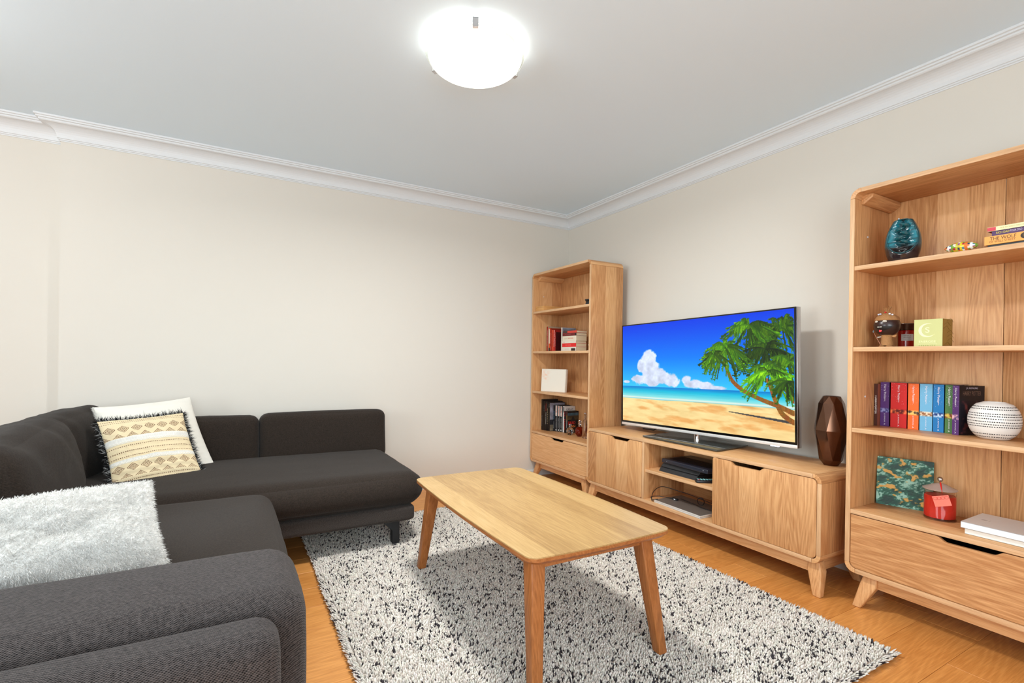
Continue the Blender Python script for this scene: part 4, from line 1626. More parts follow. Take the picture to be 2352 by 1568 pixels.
# coconut figure
def coconut():
    t = thing('coconut_figurine', 'laughing coconut head figurine with shell eyes and raffia hair', 'figurine', (-.285, -2.812, S2), 0)
    t.scale = (1.10, 1.10, 1.10)
    shell = mat('polished_coconut', rgb(52, 34, 32), .28, bump=(40, .05, .15))
    raf = mat('raffia', rgb(168, 120, 74), .9, bump=(240, .8, .25))
    tan = mat('tan_wood', rgb(196, 146, 98), .5)
    P, F = [], []
    n, ms = 40, 30
    face = math.radians(186)
    for j in range(ms + 1):
        f = math.pi * j / ms
        for k in range(n):
            a = 2 * math.pi * k / n
            r = .045
            x, y_, z_ = r * math.sin(f) * math.cos(a), r * math.sin(f) * math.sin(a), r * .93 * math.cos(f)
            av = ((a - face + math.pi) % (2 * math.pi)) - math.pi
            zz = z_ / r
            yb = -.10 - .38 * (1 - min(1, abs(av) / .75) ** 2)
            if abs(av) < .75 and False:
                x *= .80; y_ *= .80
            P.append((x, y_, z_))
    for j in range(ms):
        for k in range(n):
            a, b = j * n + k, j * n + (k + 1) % n
            F.append((a, a + n, b + n, b))
    hd = npmesh('head', np.array(P) + np.array([0, 0, .088]), F, shell, t, True)

    mv, mf = [], []
    for k in range(15):
        av = -.72 + 1.44 * k / 14
        zt_, zb_ = -.08, -.085 - .40 * (1 - (abs(av) / .72) ** 2)
        for q in range(5):
            zz = zt_ + (zb_ - zt_) * q / 4
            rr_ = .0458 * math.sqrt(1 - zz * zz)
            mv.append((rr_ * math.cos(face + av), rr_ * math.sin(face + av), .0458 * .93 * zz + .088))
    for k in range(14):
        for q in range(4):
            a = k * 5 + q
            mf.append((a, a + 5, a + 6, a + 1))
    MB().add(mv, mf).build('mouth', ink((12, 6, 6)), t, smooth=True)

    def on(a, z_, r=.046):
        s = math.sqrt(max(1 - (z_ / .0418) ** 2, 0))
        return Vector((r * s * math.cos(a), r * s * math.sin(a), .088 + z_))
    shellw = mat('cowrie_shell', rgb(226, 220, 206), .25)
    for da in (.68, -.10):
        a = face - da
        c = on(a + (.0 if da < 0 else -.0), .016)
        M = Matrix.Translation(c) @ Matrix.Rotation(a, 4, 'Z')
        b = MB()
        vv, ff = [], []
        for j in range(9):
            fj = math.pi * j / 8
            for k in range(16):
                ak = 2 * math.pi * k / 16
                vv.append((.003 * math.cos(fj), .0078 * math.sin(fj) * math.cos(ak), .0042 * math.sin(fj) * math.sin(ak)))
        for j in range(8):
            for k in range(16):
                ff.append((j * 16 + k, j * 16 + (k + 1) % 16, (j + 1) * 16 + (k + 1) % 16, (j + 1) * 16 + k))
        b.add(vv, ff, 0, M)
        e = b.build('eye', shellw, t, smooth=True)
        MB().box((.0026, -.0055, -.0005), (.0034, .0055, .0005), 0, M).build('eye_slit', ink((90, 70, 60)), e)
    a = face - .28
    M = Matrix.Translation(on(a, -.005, .044)) @ Matrix.Rotation(a, 4, 'Z')
    MB().box((-.002, -.0085, -.003), (.002, -.0005, 0), 0, M).box((-.002, .0005, -.003), (.002, .0085, 0), 0, M).build('teeth', shellw, t, .0004)
    M = Matrix.Translation(on(a + .03, -.021, .0465)) @ Matrix.Rotation(a, 4, 'Z') @ Matrix.Rotation(-.3, 4, 'Y')
    MB().prism_x([(-.0055, .005), (-.005, -.003), (-.003, -.006), (.003, -.006), (.005, -.003), (.0055, .005)], -.001, .0012, 0, M).build('tongue', ink((226, 52, 58)), t, .0005)
    # sacking cap with tied tuft
    pr = [(.0405, .108), (.042, .112), (.036, .122), (.026, .131), (.013, .138), (.0055, .143), (.0065, .147), (.014, .158), (.020, .163)]
    v, f = [], []
    nn = 36
    for i, (r, z_) in enumerate(pr):
        for k in range(nn):
            aa = 2 * math.pi * k / nn
            rr_ = r * (1 + (.07 * math.sin(9 * aa) if i > 1 else 0)) * (1 + (.15 * math.sin(7 * aa) if i > 6 else 0))
            zz = z_ + (.004 * math.sin(5 * aa) if i > 6 else 0)
            v.append((rr_ * math.cos(aa), rr_ * math.sin(aa) * (.6 if i > 6 else 1), zz))
    for i in range(len(pr) - 1):
        for k in range(nn):
            q, p = i * nn + k, i * nn + (k + 1) % nn
            f.append((q, p, p + nn, q + nn))
    MB().add(v, f).build('sacking_cap', raf, t, smooth=True)
    for aa, rr_, zz, cc in ((face - .9, .030, .134, (206, 214, 235)), (face - .62, .028, .135, (206, 214, 235)), (face + .55, .030, .134, (230, 232, 240)), (face + .85, .031, .131, (230, 232, 240)), (face - .15, .014, .142, (206, 40, 40))):
        MB().lathe([(.0002, -.0035), (.003, -.0025), (.0042, 0), (.003, .0025), (.0002, .0035)], 12, c=(rr_ * math.cos(aa), rr_ * math.sin(aa), zz)).build('bead', ink(cc), t, smooth=True)
    MB().lathe([(.022, .008), (.020, .02), (.0185, .035), (.019, .050)], 24).build('grass_skirt', raf, t, smooth=True)
    for s in (-1, 1):
        M = Matrix.Translation((-.008, s * .012, .004)) @ Matrix.Diagonal((1.5, 1.0, .32, 1))
        MB().lathe([(.001, -.012), (.009, -.009), (.012, 0), (.009, .009), (.001, .012)], 20, M=M).build('foot', tan, t, smooth=True)
    MB().tube([(-.002, -.018, .046), (-.010, -.032, .044), (-.014, -.038, .048)], [.004, .005, .002], 8).build('arm', tan, t, smooth=True)
    MB().tube([(-.002, .018, .044), (-.010, .030, .041)], .0022, 8).build('arm', shellw, t, smooth=True)
    sp = MB().tube([(-.020, .012, .008), (-.016, .030, .040), (-.012, .042, .062)], .0016, 8).build('spear', ink((150, 92, 64)), t, smooth=True)
    MB().lathe([(.0002, -.006), (.0035, -.002), (.0003, .007)], 4, c=(-.011, .044, .066)).build('spear_tip', ink((140, 156, 160)), sp)


coconut()


def jar_candle_dark():
    t = thing('jar_candle', 'dark red glass jar candle with wide rim behind the coconut figurine', 'candle', (-.155, -2.838, S2))
    MB().lathe([(.033, .001), (.035, .004), (.036, .078), (.034, .080)], 36).build('red_jar', mat('deep_red_wax', rgb(150, 20, 12), .2, spec=.6), t, smooth=True)
    MB().lathe([(.036, .0805), (.038, .090), (.044, .108), (.0435, .110), (.034, .1095), (.001, .109)], 36).build('black_lid', mat('dark_lid', rgb(58, 28, 20), .25), t, smooth=True)
    M = Matrix.Rotation(math.radians(200), 4, 'Z')
    v, f = [], []
    for k in range(9):
        a = -.62 + 1.24 * k / 8
        for z_ in (.032, .062):
            v.append((.0366 * math.cos(a), .0366 * math.sin(a), z_))
    f = [(2 * k, 2 * k + 2, 2 * k + 3, 2 * k + 1) for k in range(8)]
    MB().add(v, f, 0, M).build('label_sticker', mat('grey_label', rgb(190, 186, 182), .5), t, smooth=True)
    X = Vector((math.sin(math.radians(195)), -math.cos(math.radians(195)), 0))
    X = Vector((-math.sin(math.radians(200)), math.cos(math.radians(200)), 0)) * 1
    for i, (s, zz) in enumerate((('SIMPLE', .054), ('RED GINGER', .046), ('candle', .039))):
        c = M @ Vector((.0371, 0, zz))
        text(t, s, .004, tuple(c), (math.sin(math.radians(20)), -math.cos(math.radians(20)), 0), (0, 0, 1), (120, 84, 76), width=.026)


jar_candle_dark()


def serenity_box():
    t = thing('candle_box', 'pale green square carton lettered ENERGISE with a crescent emblem', 'box', (-.300, -2.918, S2), -3 * D2R)
    s, hh = .099, .1155
    front = mat('lime_card', rgb(206, 208, 142), .5, bump=(8, 0, .06))
    gold = mat('ochre_card', rgb(150, 118, 52), .5, bump=(30, 0, .2))
    b = MB().box((0, -s, 0), (.084, 0, hh))
    b.m = [1, 1, 1, 1, 1, 0]
    b.build('carton', [front, gold], t, .0008, 1)
    cr = []
    for k in range(33):
        a = math.radians(58 + 270 * k / 32)
        cr.append((.031 * math.cos(a), .029 * math.sin(a)))
    inner = []
    for k in range(33):
        a = math.radians(58 + 270 * (32 - k) / 32)
        q = math.sin(math.pi * (32 - k) / 32)
        inner.append(((.031 - .0105 * q) * math.cos(a) + .0004, (.029 - .0085 * q) * math.sin(a)))
    cx, cz = -s * .48, hh * .60
    v, f = [], []
    for k in range(33):
        v.append((-.0006, cx - cr[k][0], cz + cr[k][1]))
        v.append((-.0006, cx - inner[32 - k][0], cz + inner[32 - k][1]))
    f = [(2 * k, 2 * k + 1, 2 * k + 3, 2 * k + 2) for k in range(32)]
    MB().add(v, f).build('crescent_emblem', ink((250, 248, 196)), t)
    X, Yv = (0, -1, 0), (0, 0, 1)
    text(t, 'S', .022, (-.0006, cx, cz), X, Yv, (250, 248, 196), width=.015)
    text(t, 'ENERGISE', .0085, (-.0006, -s * .48, hh * .185), X, Yv, (250, 248, 200), width=.058)
    MB().box((-.0008, -s * .82, hh * .098), (-.0004, -s * .15, hh * .106)).build('rule', ink((250, 248, 200)), t)
    text(t, 'S E R E N I T Y', .006, (-.0006, -s * .48, hh * .038), X, Yv, (150, 156, 84), width=.058)
    for i in range(7):
        x0, z0 = random.uniform(.01, .05), hh * (i + .5) / 7
        MB().tube([(x0 - .01 + .0, -s - .0002, z0), (x0 + .02, -s - .0002, z0 + .012), (x0 + .045, -s - .0002, z0 - .004)], .0005, 4).build('leaf_line', ink((110, 84, 34)), t)


serenity_box()


# lower shelf: painting, red candle, white books
def green_painting():
    t = thing('canvas_painting', 'small green and gold abstract canvas leaning on the lower shelf', 'painting', (-.178, -2.733, S4))
    t.rotation_euler = (0, 7 * D2R, 16 * D2R)
    W_, H_, T_ = .205, .222, .014
    MB().box((.0006, -W_, 0), (T_, 0, H_)).build('canvas', mat('green_canvas_edge', rgb(24, 82, 62), .6), t, .001)
    n1, n2 = 150, 160
    yy, zz = np.meshgrid(np.linspace(0, 1, n1), np.linspace(0, 1, n2))
    a = fbm(yy * 4 + 3 + zz * 1.2, zz * 8 - yy * 1.5, 91, 5)
    st = fbm(yy * 26 + zz * 8, zz * 46 - yy * 12, 95, 4)
    g = np.array([16, 82, 62.]) * np.ones((n2, n1, 3))
    k = np.clip((a - .45) * 4.5 + (st - .5) * 3.6, 0, 1)[..., None]
    g = g * (1 - k * .8) + np.array([186, 222, 204.]) * k * .8
    k = np.clip((.44 - a) * 7 + (st - .5) * 1.5, 0, 1)[..., None]
    g = g * (1 - k) + np.array([10, 52, 42.]) * k
    bands = np.exp(-((zz - (.36 - .22 * yy + .10 * np.sin(yy * 6))) / .075) ** 2) + np.exp(-((zz - (.66 + .10 * np.sin(yy * 7 + 1))) / .06) ** 2) * np.where((yy < .36) | (yy > .62), 1, .1) \
        + np.exp(-((zz - .90) / .06) ** 2) * np.exp(-((yy - .52) / .16) ** 2) + np.exp(-((zz - .14) / .07) ** 2) * np.exp(-((yy - .86) / .12) ** 2)
    au = fbm(yy * 9 + 31, zz * 13 + 7, 99, 4)
    k = np.clip((bands + (au - .5) * 3.2 - .62) * 2.6, 0, 1)[..., None]
    g = g * (1 - k) + np.array([212, 158, 72.]) * k * (1 + .15 * (st[..., None] - .5))
    relief = (k[..., 0] * .0008 + (st - .5) * .0006)
    V = np.stack([-.0004 - relief.ravel(), -yy.ravel() * W_, zz.ravel() * H_], 1)
    npmesh('paint', V, grid_faces(n1, n2), vcmat('acrylic_paint', .4), t, True, col=lin(np.clip(g, 0, 255).reshape(-1, 3) / 255))


green_painting()


def red_candle():
    t = thing('jar_candle', 'red candle in a lidded glass jar with a pink tag on the lower shelf', 'candle', (-.190, -2.978, S4))
    R = .053
    gl = mat('clear_jar_glass', rgb(246, 238, 236), .03, bump=(5, 0, 0), Transmission_Weight=1.0, IOR=1.3)
    wax = mat('red_wax', rgb(240, 58, 40), .35, Subsurface_Weight=.15)
    MB().lathe([(R - .004, .008), (R - .002, .010), (R - .002, .098), (R - .004, .100)], 48).build('wax', wax, t, smooth=True)
    MB().lathe([(R + .002, 0), (R + .003, .003), (R, .008), (R, .125), (R - .0015, .125), (R - .0015, .1005)], 48, cap=False).build('glass_jar', gl, t, smooth=True)
    frost = mat('frosted_lid_glass', rgb(214, 190, 178), .22, bump=(5, 0, 0), Transmission_Weight=.45)
    MB().lathe([(R + .005, .1255), (R + .006, .129), (R * .8, .136), (R * .45, .146), (.010, .151), (.005, .152), (.001, .152)], 48).build('lid', frost, t, smooth=True)
    kn = MB().lathe([(.001, -.0105)] + [(.0105 * math.cos(a * D2R), .0105 * math.sin(a * D2R)) for a in range(-80, 81, 16)] + [(.001, .0105)], 24, c=(0, 0, .168)).build('lid_knob', mat('mirror_bead', rgb(200, 196, 190), .06, .9), t, smooth=True)
    MB().lathe([(.004, .152), (.004, .160)], 12).build('knob_stem', CHROME, t)
    d = math.radians(205)
    c, s = math.cos(d), math.sin(d)
    MB().tube([(.010 * c, .010 * s, .160), (.012 * c, .012 * s, .152), (.040 * c, .040 * s, .138), (.061 * c, .061 * s, .126), (.0625 * c, .0625 * s, .112)], [.0012, .003, .002, .0015, .0012], 6).build('red_ribbon', ink((230, 40, 30)), t, smooth=True)
    M = Matrix.Rotation(d, 4, 'Z') @ Matrix.Translation((.0600, 0, .088)) @ Matrix.Rotation(.28, 4, 'X')
    MB().box((-.0004, -.027, -.022), (.0004, .027, .022), 0, M).build('gift_tag', mat('coral_card', rgb(246, 128, 108), .5, bump=(60, 0, .10)), t)
    b = MB()
    for i in range(4):
        P = [(.0007, -.018 + i * .012 + .0075 * math.cos(q), .012 + .0055 * math.sin(q)) for q in np.linspace(0, 6.283, 13)]
        b.tube([tuple(M @ Vector(p)) for p in P], .0006, 4)
    b.build('tag_pattern', ink((222, 78, 66)), t)


red_candle()


def white_box_book(label, loc, L_, th, dd, rotz, c_side, c_top, mark=None):
    t = thing('book', label, 'book', loc, rotz * D2R, 'two white volumes stacked on the lower shelf')
    MB().box((0, -L_, 0), (dd, 0, .0022)).box((0, -L_, th - .0022), (dd, 0, th)).box((0, -L_, 0), (.0022, 0, th)).build('cover', [cover(c_side)], t, .0008, 1)
    MB().box((.004, -L_ + .004, .0022), (dd - .004, -.004, th - .0022)).build('pages', PAPERW, t)
    if mark: mark(t, L_, th, dd)
    return t


def mark1(t, L_, th, dd):
    MB().box((-.0004, -.24, .0002), (.0001, -.168, .008)).build('blue_label', ink((28, 44, 70)), t)


def mark2(t, L_, th, dd):
    MB().box((.0, -L_, th + .0001), (dd, 0, th + .0006)).build('grey_top_sheet', cover((206, 196, 190)), t)
    MB().prism_z([(.100, -.030), (.104, -.037), (.100, -.050), (.096, -.037)], th + .0007, th + .0009).build('crest', ink((92, 66, 54)), t)
    MB().box((.088, -.056, th + .0007), (.112, -.0553, th + .0009)).build('rule', ink((150, 130, 120)), t)


white_box_book('lower white volume with cream page edges under the grey one', (-.338, -3.108, S4), .25, .024, .195, 0, (240, 238, 232), None, mark1)
white_box_book('upper white volume with a pale grey top and small crest', (-.352, -3.100, S4 + .0243), .25, .024, .215, 0, (244, 244, 248), None, mark2)

# ------------------------------------------------------------------ left bookcase contents
t = thing('wooden_box', 'long plain wooden box at the left of the top shelf', 'box', (-.395, -.040, S1), 0)
pw = mat('pale_pine', rgb(216, 160, 96), .5, bump=(60, .05, .08))
MB().box((0, -.135, 0), (.25, 0, .034)).build('box_body', pw, t, .0015)
MB().box((0, -.135, .0345), (.25, 0, .046)).build('lid', pw, t, .0015)
MB().lathe([(.003, 0), (.003, .003), (.001, .004)], 10, M=Matrix.Translation((.18, -.135, .03)) @ Matrix.Rotation(math.pi / 2, 4, 'X')).build('clasp', SILVER, t)

t = thing('spool_ornament', 'small black waisted ornament on a white base beside the bookcase side', 'ornament', (-.340, -.765, S1))
MB().lathe([(.045, 0), (.045, .006), (.043, .007)], 28).build('white_base', WHITE, t, smooth=True)
MB().lathe([(.037, .0072), (.033, .018), (.031, .028), (.036, .038), (.040, .042), (.040, .048), (.001, .049)], 28).build('black_body', BLACK, t, smooth=True)

RB = 'red spined books on the second shelf'
zz = S2
xs = -.287
y = -.068
WTX = (240, 226, 220)
for lb, th, hh, sp, sd, tx in (
        ('slim dark red book at the left end of the red spined row', .016, .232, (168, 18, 16), (120, 20, 20), (('TOMORROW WHEN THE WAR', .55, .15, .006, WTX),)),
        ('tall beige board book second in the red spined row', .010, .234, (176, 150, 122), (170, 146, 120), ()),
        ('orange and white spined book with a black foot', .021, .216, (226, 84, 40), (150, 40, 20), (('white strip', .6, .11, .009, WTX),)),
        ('brick red book with white spine lettering', .023, .205, (158, 30, 18), (120, 22, 14), (('THE KILLING GROUND', .6, .10, .006, WTX), ('PATRICK', .15, .03, .006, WTX))),
        ('coral red book with dark spine lettering', .023, .198, (214, 74, 50), (170, 40, 30), (('MARCHING POWDER', .55, .13, .010, (90, 20, 16)),)),
        ('scarlet book with large white spine lettering', .020, .196, (206, 48, 40), (150, 30, 26), (('MAFIA PRINCE', .60, .15, .012, WTX),)),
        ('thin dark maroon book at the right end of the red spined row', .013, .176, (134, 12, 18), (60, 10, 12), (('lIl IlIlI', .55, .09, .006, (230, 120, 110)),))):
    if 'orange and white' in lb:
        def strip(t, th_, hh_, dd_):
            MB().box((-.0004, -th_ * .8, hh_ * .34), (-.0001, -th_ * .2, hh_ * .96)).build('white_strip', ink((238, 226, 210)), t)
            MB().box((-.0004, -th_ * .95, .002), (-.0001, -th_ * .05, hh_ * .16)).build('black_foot', ink((34, 28, 26)), t)
        book(lb, (xs, y, zz), th, hh, .14, sp, sd, RB, art=strip)
    else:
        book(lb, (xs, y, zz), th, hh, .14, sp, sd, RB, texts=tx)
    y -= th + .0035


def surf(t, th, hh, dd):
    n1, n2 = 10, 14
    xx, z_ = np.meshgrid(np.linspace(.004, dd - .004, n1), np.linspace(.01, hh - .006, n2))
    C = np.array([120, 128, 140.]) / 255 * (1 + .5 * (fbm(xx * 30, z_ * 30, 3, 2) - .5))[..., None]
    npmesh('cover_picture', np.stack([xx.ravel(), np.full(xx.size, -th - .0003), z_.ravel()], 1), grid_faces(n1, n2), vcmat('grey_cover_print', .3), t, col=lin(C.reshape(-1, 3)))
    text(t, "A SURFER'S", .016, (dd * .42, -th - .0006, hh * .86), (1, 0, 0), (0, 0, 1), (62, 68, 84), width=.085)
    text(t, 'GUIDE', .016, (dd * .30, -th - .0006, hh * .75), (1, 0, 0), (0, 0, 1), (62, 68, 84), width=.050)


book('white spined book with grey cover standing behind the book pile', (-.287, -.300, S2), .014, .212, .15, (232, 224, 210), (150, 154, 164), 'books on the second shelf', art=surf)
PG = 'books piled flat on the left second shelf'
z = S2
for lb, th, L_, dy, sp, tx in (
        ('white book at the bottom of the left shelf pile', .037, .205, 0, (232, 226, 214), (('ANNIE HAWES', .07, .5, .006, .06, (180, 170, 156)),)),
        ('bright red book second from the bottom of the pile', .032, .202, .002, (232, 32, 34), (('GIRL IN THE RIVER', .09, .5, .007, .08, (250, 170, 160)),)),
        ('thin white book above the bright red book', .020, .200, .001, (234, 226, 210), (('MUSSO', .025, .5, .008, .03, (226, 120, 90)),)),
        ('thick cream book with orange title in the pile', .043, .203, .004, (232, 222, 200), (('GONE TILL', .05, .45, .008, .05, (200, 140, 110)), ('DANIELLE WILLIAMS', .12, .5, .012, .08, (226, 96, 60)))),
        ('dark red and black book near the top of the pile', .025, .200, .006, (112, 12, 20), (('THE SHARPEST', .08, .5, .009, .09, (150, 110, 110)),)),
        ('thin red topped book on top of the left shelf pile', .019, .198, .012, (214, 66, 52), ())):
    def ex(t, L__, th__, dd__, lb=lb):
        if 'bottom of the left' in lb: MB().box((-.0005, -.195, .004), (-.0002, -.135, th__ * .7)).build('cover_photo', ink((44, 38, 36)), t)
        if 'dark red and black' in lb: MB().box((-.0005, -.20, .001), (-.0002, -.18, th__ - .001)).build('black_end', ink((24, 22, 22)), t)
        if 'thin red topped' in lb: MB().box((-.0005, -.065, .001), (-.0002, -.002, th__ - .001)).build('dark_end', ink((60, 52, 48)), t)
    flat_book(lb, (-.292, -.322 - dy, z), L_, th, .115, sp, PG, 0, tx, extras=ex)
    z += th + .0004

t = thing('chrome_ornament', 'small chrome ornament half hidden by the bookcase side', 'ornament', (-.335, -.775, S2))
b = MB()
for k in range(6):
    a = k * 1.1
    b.lathe([(.001, -.011), (.008, -.007), (.011, 0), (.008, .007), (.001, .011)], 12, c=(.008 * math.cos(a), .012 * math.sin(a), .012 + .017 * k))
b.build('twisted_stem', CHROME, t, smooth=True)
MB().lathe([(.026, 0), (.026, .004), (.02, .006)], 20).build('foot_disc', CHROME, t, smooth=True)
o = book('dark spined book behind the chrome ornament', (-.20, -.800, S2), .022, .150, .10, (34, 24, 24), (34, 24, 24), 'books on the second shelf')

t = thing('blank_canvas', 'small white canvas with a faint peach stain on the third shelf', 'canvas', (-.380, -.120, S3), -24 * D2R + math.radians(0))
t.rotation_euler = (0, 4 * D2R, 21 * D2R)
CW, CH = .262, .205
cv = mat('white_canvas', rgb(232, 224, 210), .8, bump=(420, .3, .03))
MB().box((.0005, -CW, 0), (.034, 0, CH)).build('stretched_canvas', cv, t, .002)
n1, n2 = 40, 34
yy, zz_ = np.meshgrid(np.linspace(.004, CW - .004, n1), np.linspace(.004, CH - .004, n2))
k = np.exp(-((yy - .045) / .035) ** 2 - ((zz_ - .15) / .045) ** 2) * np.clip((fbm(yy * 40, zz_ * 60, 15, 4) - .35) * 3, 0, 1)
C = np.array([234, 227, 214.]) / 255 * (1 - k[..., None] * .8) + np.array([240, 180, 150.]) / 255 * k[..., None] * .8
npmesh('primed_face', np.stack([np.full(yy.size, .0001), -yy.ravel(), zz_.ravel()], 1), grid_faces(n1, n2), vcmat('primed_face_paint', .8), t, col=lin(C.reshape(-1, 3)))

CG = 'comics and books on the fourth shelf'
y = -.036
x = -.315
for i, (lb, th, hh, tx) in enumerate((
        ('tallest black spined comic at the left end of the fourth shelf', .026, .285, (('THE WALKING DEAD', .3, .10, .006, (150, 150, 158)),)),
        ('black spined comic with pale title, second on the fourth shelf', .024, .270, (('IlllI lI', .75, .05, .006, (140, 140, 140)),)),
        ('black spined comic with red and white title', .024, .268, (('FEAR', .80, .07, .010, (190, 60, 44)), ('THE LIVING', .42, .11, .008, (226, 222, 214)))),
        ('comic with cream banded spine on the fourth shelf', .013, .266, (('IllIlIllI', .5, .14, .006, (206, 186, 140)),)),
        ('comic with cloudy grey cover facing the room', .024, .262, (('EVIL', .88, .03, .007, (206, 204, 200)), ('THE DEAD', .5, .09, .006, (120, 130, 100)))))):
    def cloudy(t, th_, hh_, dd_):
        n1, n2 = 50, 60
        xx, z_ = np.meshgrid(np.linspace(.003, dd_ - .003, n1), np.linspace(.004, hh_ - .004, n2))
        g = 90 + 110 * fbm(xx * 20, z_ * 26, 61, 4)
        C = np.stack([g * .94, g * .92, g], -1)
        lowm = z_ < hh_ * .40
        C[lowm] *= .28
        tw = z_ < hh_ * .22
        C[tw] = np.array([118, 106, 88.]) * (.7 + .6 * fbm(xx[tw] * 8, z_[tw] * 90, 5, 2))[:, None]
        rd = ((xx - dd_ * .44) / .022) ** 2 + ((z_ - hh_ * .26) / .02) ** 2 < 1
        C[rd] = (206, 36, 26)
        npmesh('cover_picture', np.stack([xx.ravel(), np.full(xx.size, -th_ - .0003), z_.ravel()], 1), grid_faces(n1, n2), vcmat('comic_print', .25), t, col=lin(np.clip(C, 0, 255).reshape(-1, 3) / 255))
    book(lb, (x, y, S4), th, hh, .17, (20, 20, 22), (24, 24, 26), CG, texts=tx, art=cloudy if i == 4 else None)
    y -= th + .0015
    x += .004
y -= .004
x = -.262
for i, (lb, th, hh, sp, tx) in enumerate((
        ('dark spined book with a blue band beside the orange spines', .018, .238, (26, 28, 34), (('IlIl lIIl', .62, .07, .008, (70, 150, 200)), ('lIllIIlI', .25, .06, .006, (200, 200, 205)))),
        ('first white and orange over black spined book', .024, .238, (230, 226, 222), (('IlIIlI', .8, .07, .014, (236, 104, 40)),)),
        ('second white and orange over black spined book', .024, .236, (230, 226, 222), (('IlIIlIlI', .8, .09, .014, (236, 104, 40)),)),
        ('third white and orange over black spined book', .024, .234, (230, 226, 222), (('IlIIlII', .8, .08, .013, (236, 104, 40)),)),
        ('white spined book titled GREAT AUSTRALIAN on its white cover', .028, .236, (240, 238, 236), (('SURF STORIES', .45, .11, .007, (220, 150, 140)),)))):
    def lower(t, th_, hh_, dd_, i=i):
        if 1 <= i <= 3:
            MB().box((-.0005, -th_, 0), (-.0002, 0, hh_ * .60)).build('black_lower_spine', ink((26, 24, 26)), t)
            text(t, 'NOEL HODDA', .006, (-.0009, -th_ / 2, hh_ * .34), (0, 0, -1), (0, -1, 0), (226, 226, 226), width=.09)
            MB().box((-.0008, -th_ * .75, hh_ * .04), (-.0005, -th_ * .25, hh_ * .085)).build('publisher_mark', ink((236, 236, 236)), t)
        if i == 4:
            MB().box((-.0005, -th_ * .8, hh_ * .76), (-.0002, -th_ * .25, hh_ * .97)).build('black_figure', ink((34, 30, 30)), t)
            text(t, 'GREAT', .018, (.055, -th_ - .0006, hh_ * .88), (1, 0, 0), (0, 0, 1), (70, 62, 62), width=.075)
            text(t, 'AUSTRALIAN', .012, (.070, -th_ - .0006, hh_ * .80), (1, 0, 0), (0, 0, 1), (70, 62, 62), width=.110)
            text(t, 'SURF', .018, (.030, -th_ - .0006, hh_ * .68), (1, 0, 0), (0, 0, 1), (206, 50, 44), width=.040)
            text(t, 'STORIES', .018, (.044, -th_ - .0006, hh_ * .57), (1, 0, 0), (0, 0, 1), (206, 50, 44), width=.060)
    book(lb, (x, y, S4), th, hh, .15, sp, (40, 38, 40) if i < 4 else (222, 216, 212), CG, texts=tx, art=lower, pages=PAPERW)
    y -= th + .001
    x += .010


def deadman(t, th, hh, dd):
    n1, n2 = 44, 56
    xx, z_ = np.meshgrid(np.linspace(.002, dd - .002, n1), np.linspace(.002, hh - .002, n2))
    q = z_ / hh
    C = np.ones((n2, n1, 3)) * np.array([26, 24, 24.])
    C[(q > .80) & (q < .93)] = (64, 92, 106)
    C[(q > .60) & (q <= .80)] = (74, 62, 44)
    rd = np.abs(xx / dd - .5) < (.80 - q) * .9
    C[rd & (q > .45) & (q < .80)] = (36, 36, 38)
    C *= (.75 + .5 * fbm(xx * 40, z_ * 40, 7, 3))[..., None]
    npmesh('cover_picture', np.stack([xx.ravel(), np.full(xx.size, -th - .0003), z_.ravel()], 1), grid_faces(n1, n2), vcmat('road_cover_print', .25), t, col=lin(np.clip(C, 0, 255).reshape(-1, 3) / 255))
    text(t, 'DEAD', .026, (dd * .38, -th - .0006, hh * .46), (1, 0, 0), (0, 0, 1), (222, 30, 26), width=.078)
    text(t, 'MAN', .022, (dd * .42, -th - .0006, hh * .30), (1, 0, 0), (0, 0, 1), (230, 130, 50), width=.070)


y -= .003
book('black spined book with red letters left of the road cover book', (-.232, y, S4), .021, .196, .14, (18, 16, 18), (18, 16, 18), CG, texts=(('lII lIIl', .66, .12, .013, (200, 30, 40)), ('NOVEL', .25, .05, .012, (206, 70, 50))))
y -= .026
book('book with a night road cover lettered DEAD MAN', (-.228, y, S4), .022, .196, .165, (18, 16, 18), (18, 16, 18), CG, texts=(('JACK', .9, .03, .010, (190, 30, 30)), ('HEATH', .70, .05, .010, (220, 160, 70)), ('CROSSING', .42, .07, .010, (226, 226, 230))), art=deadman)


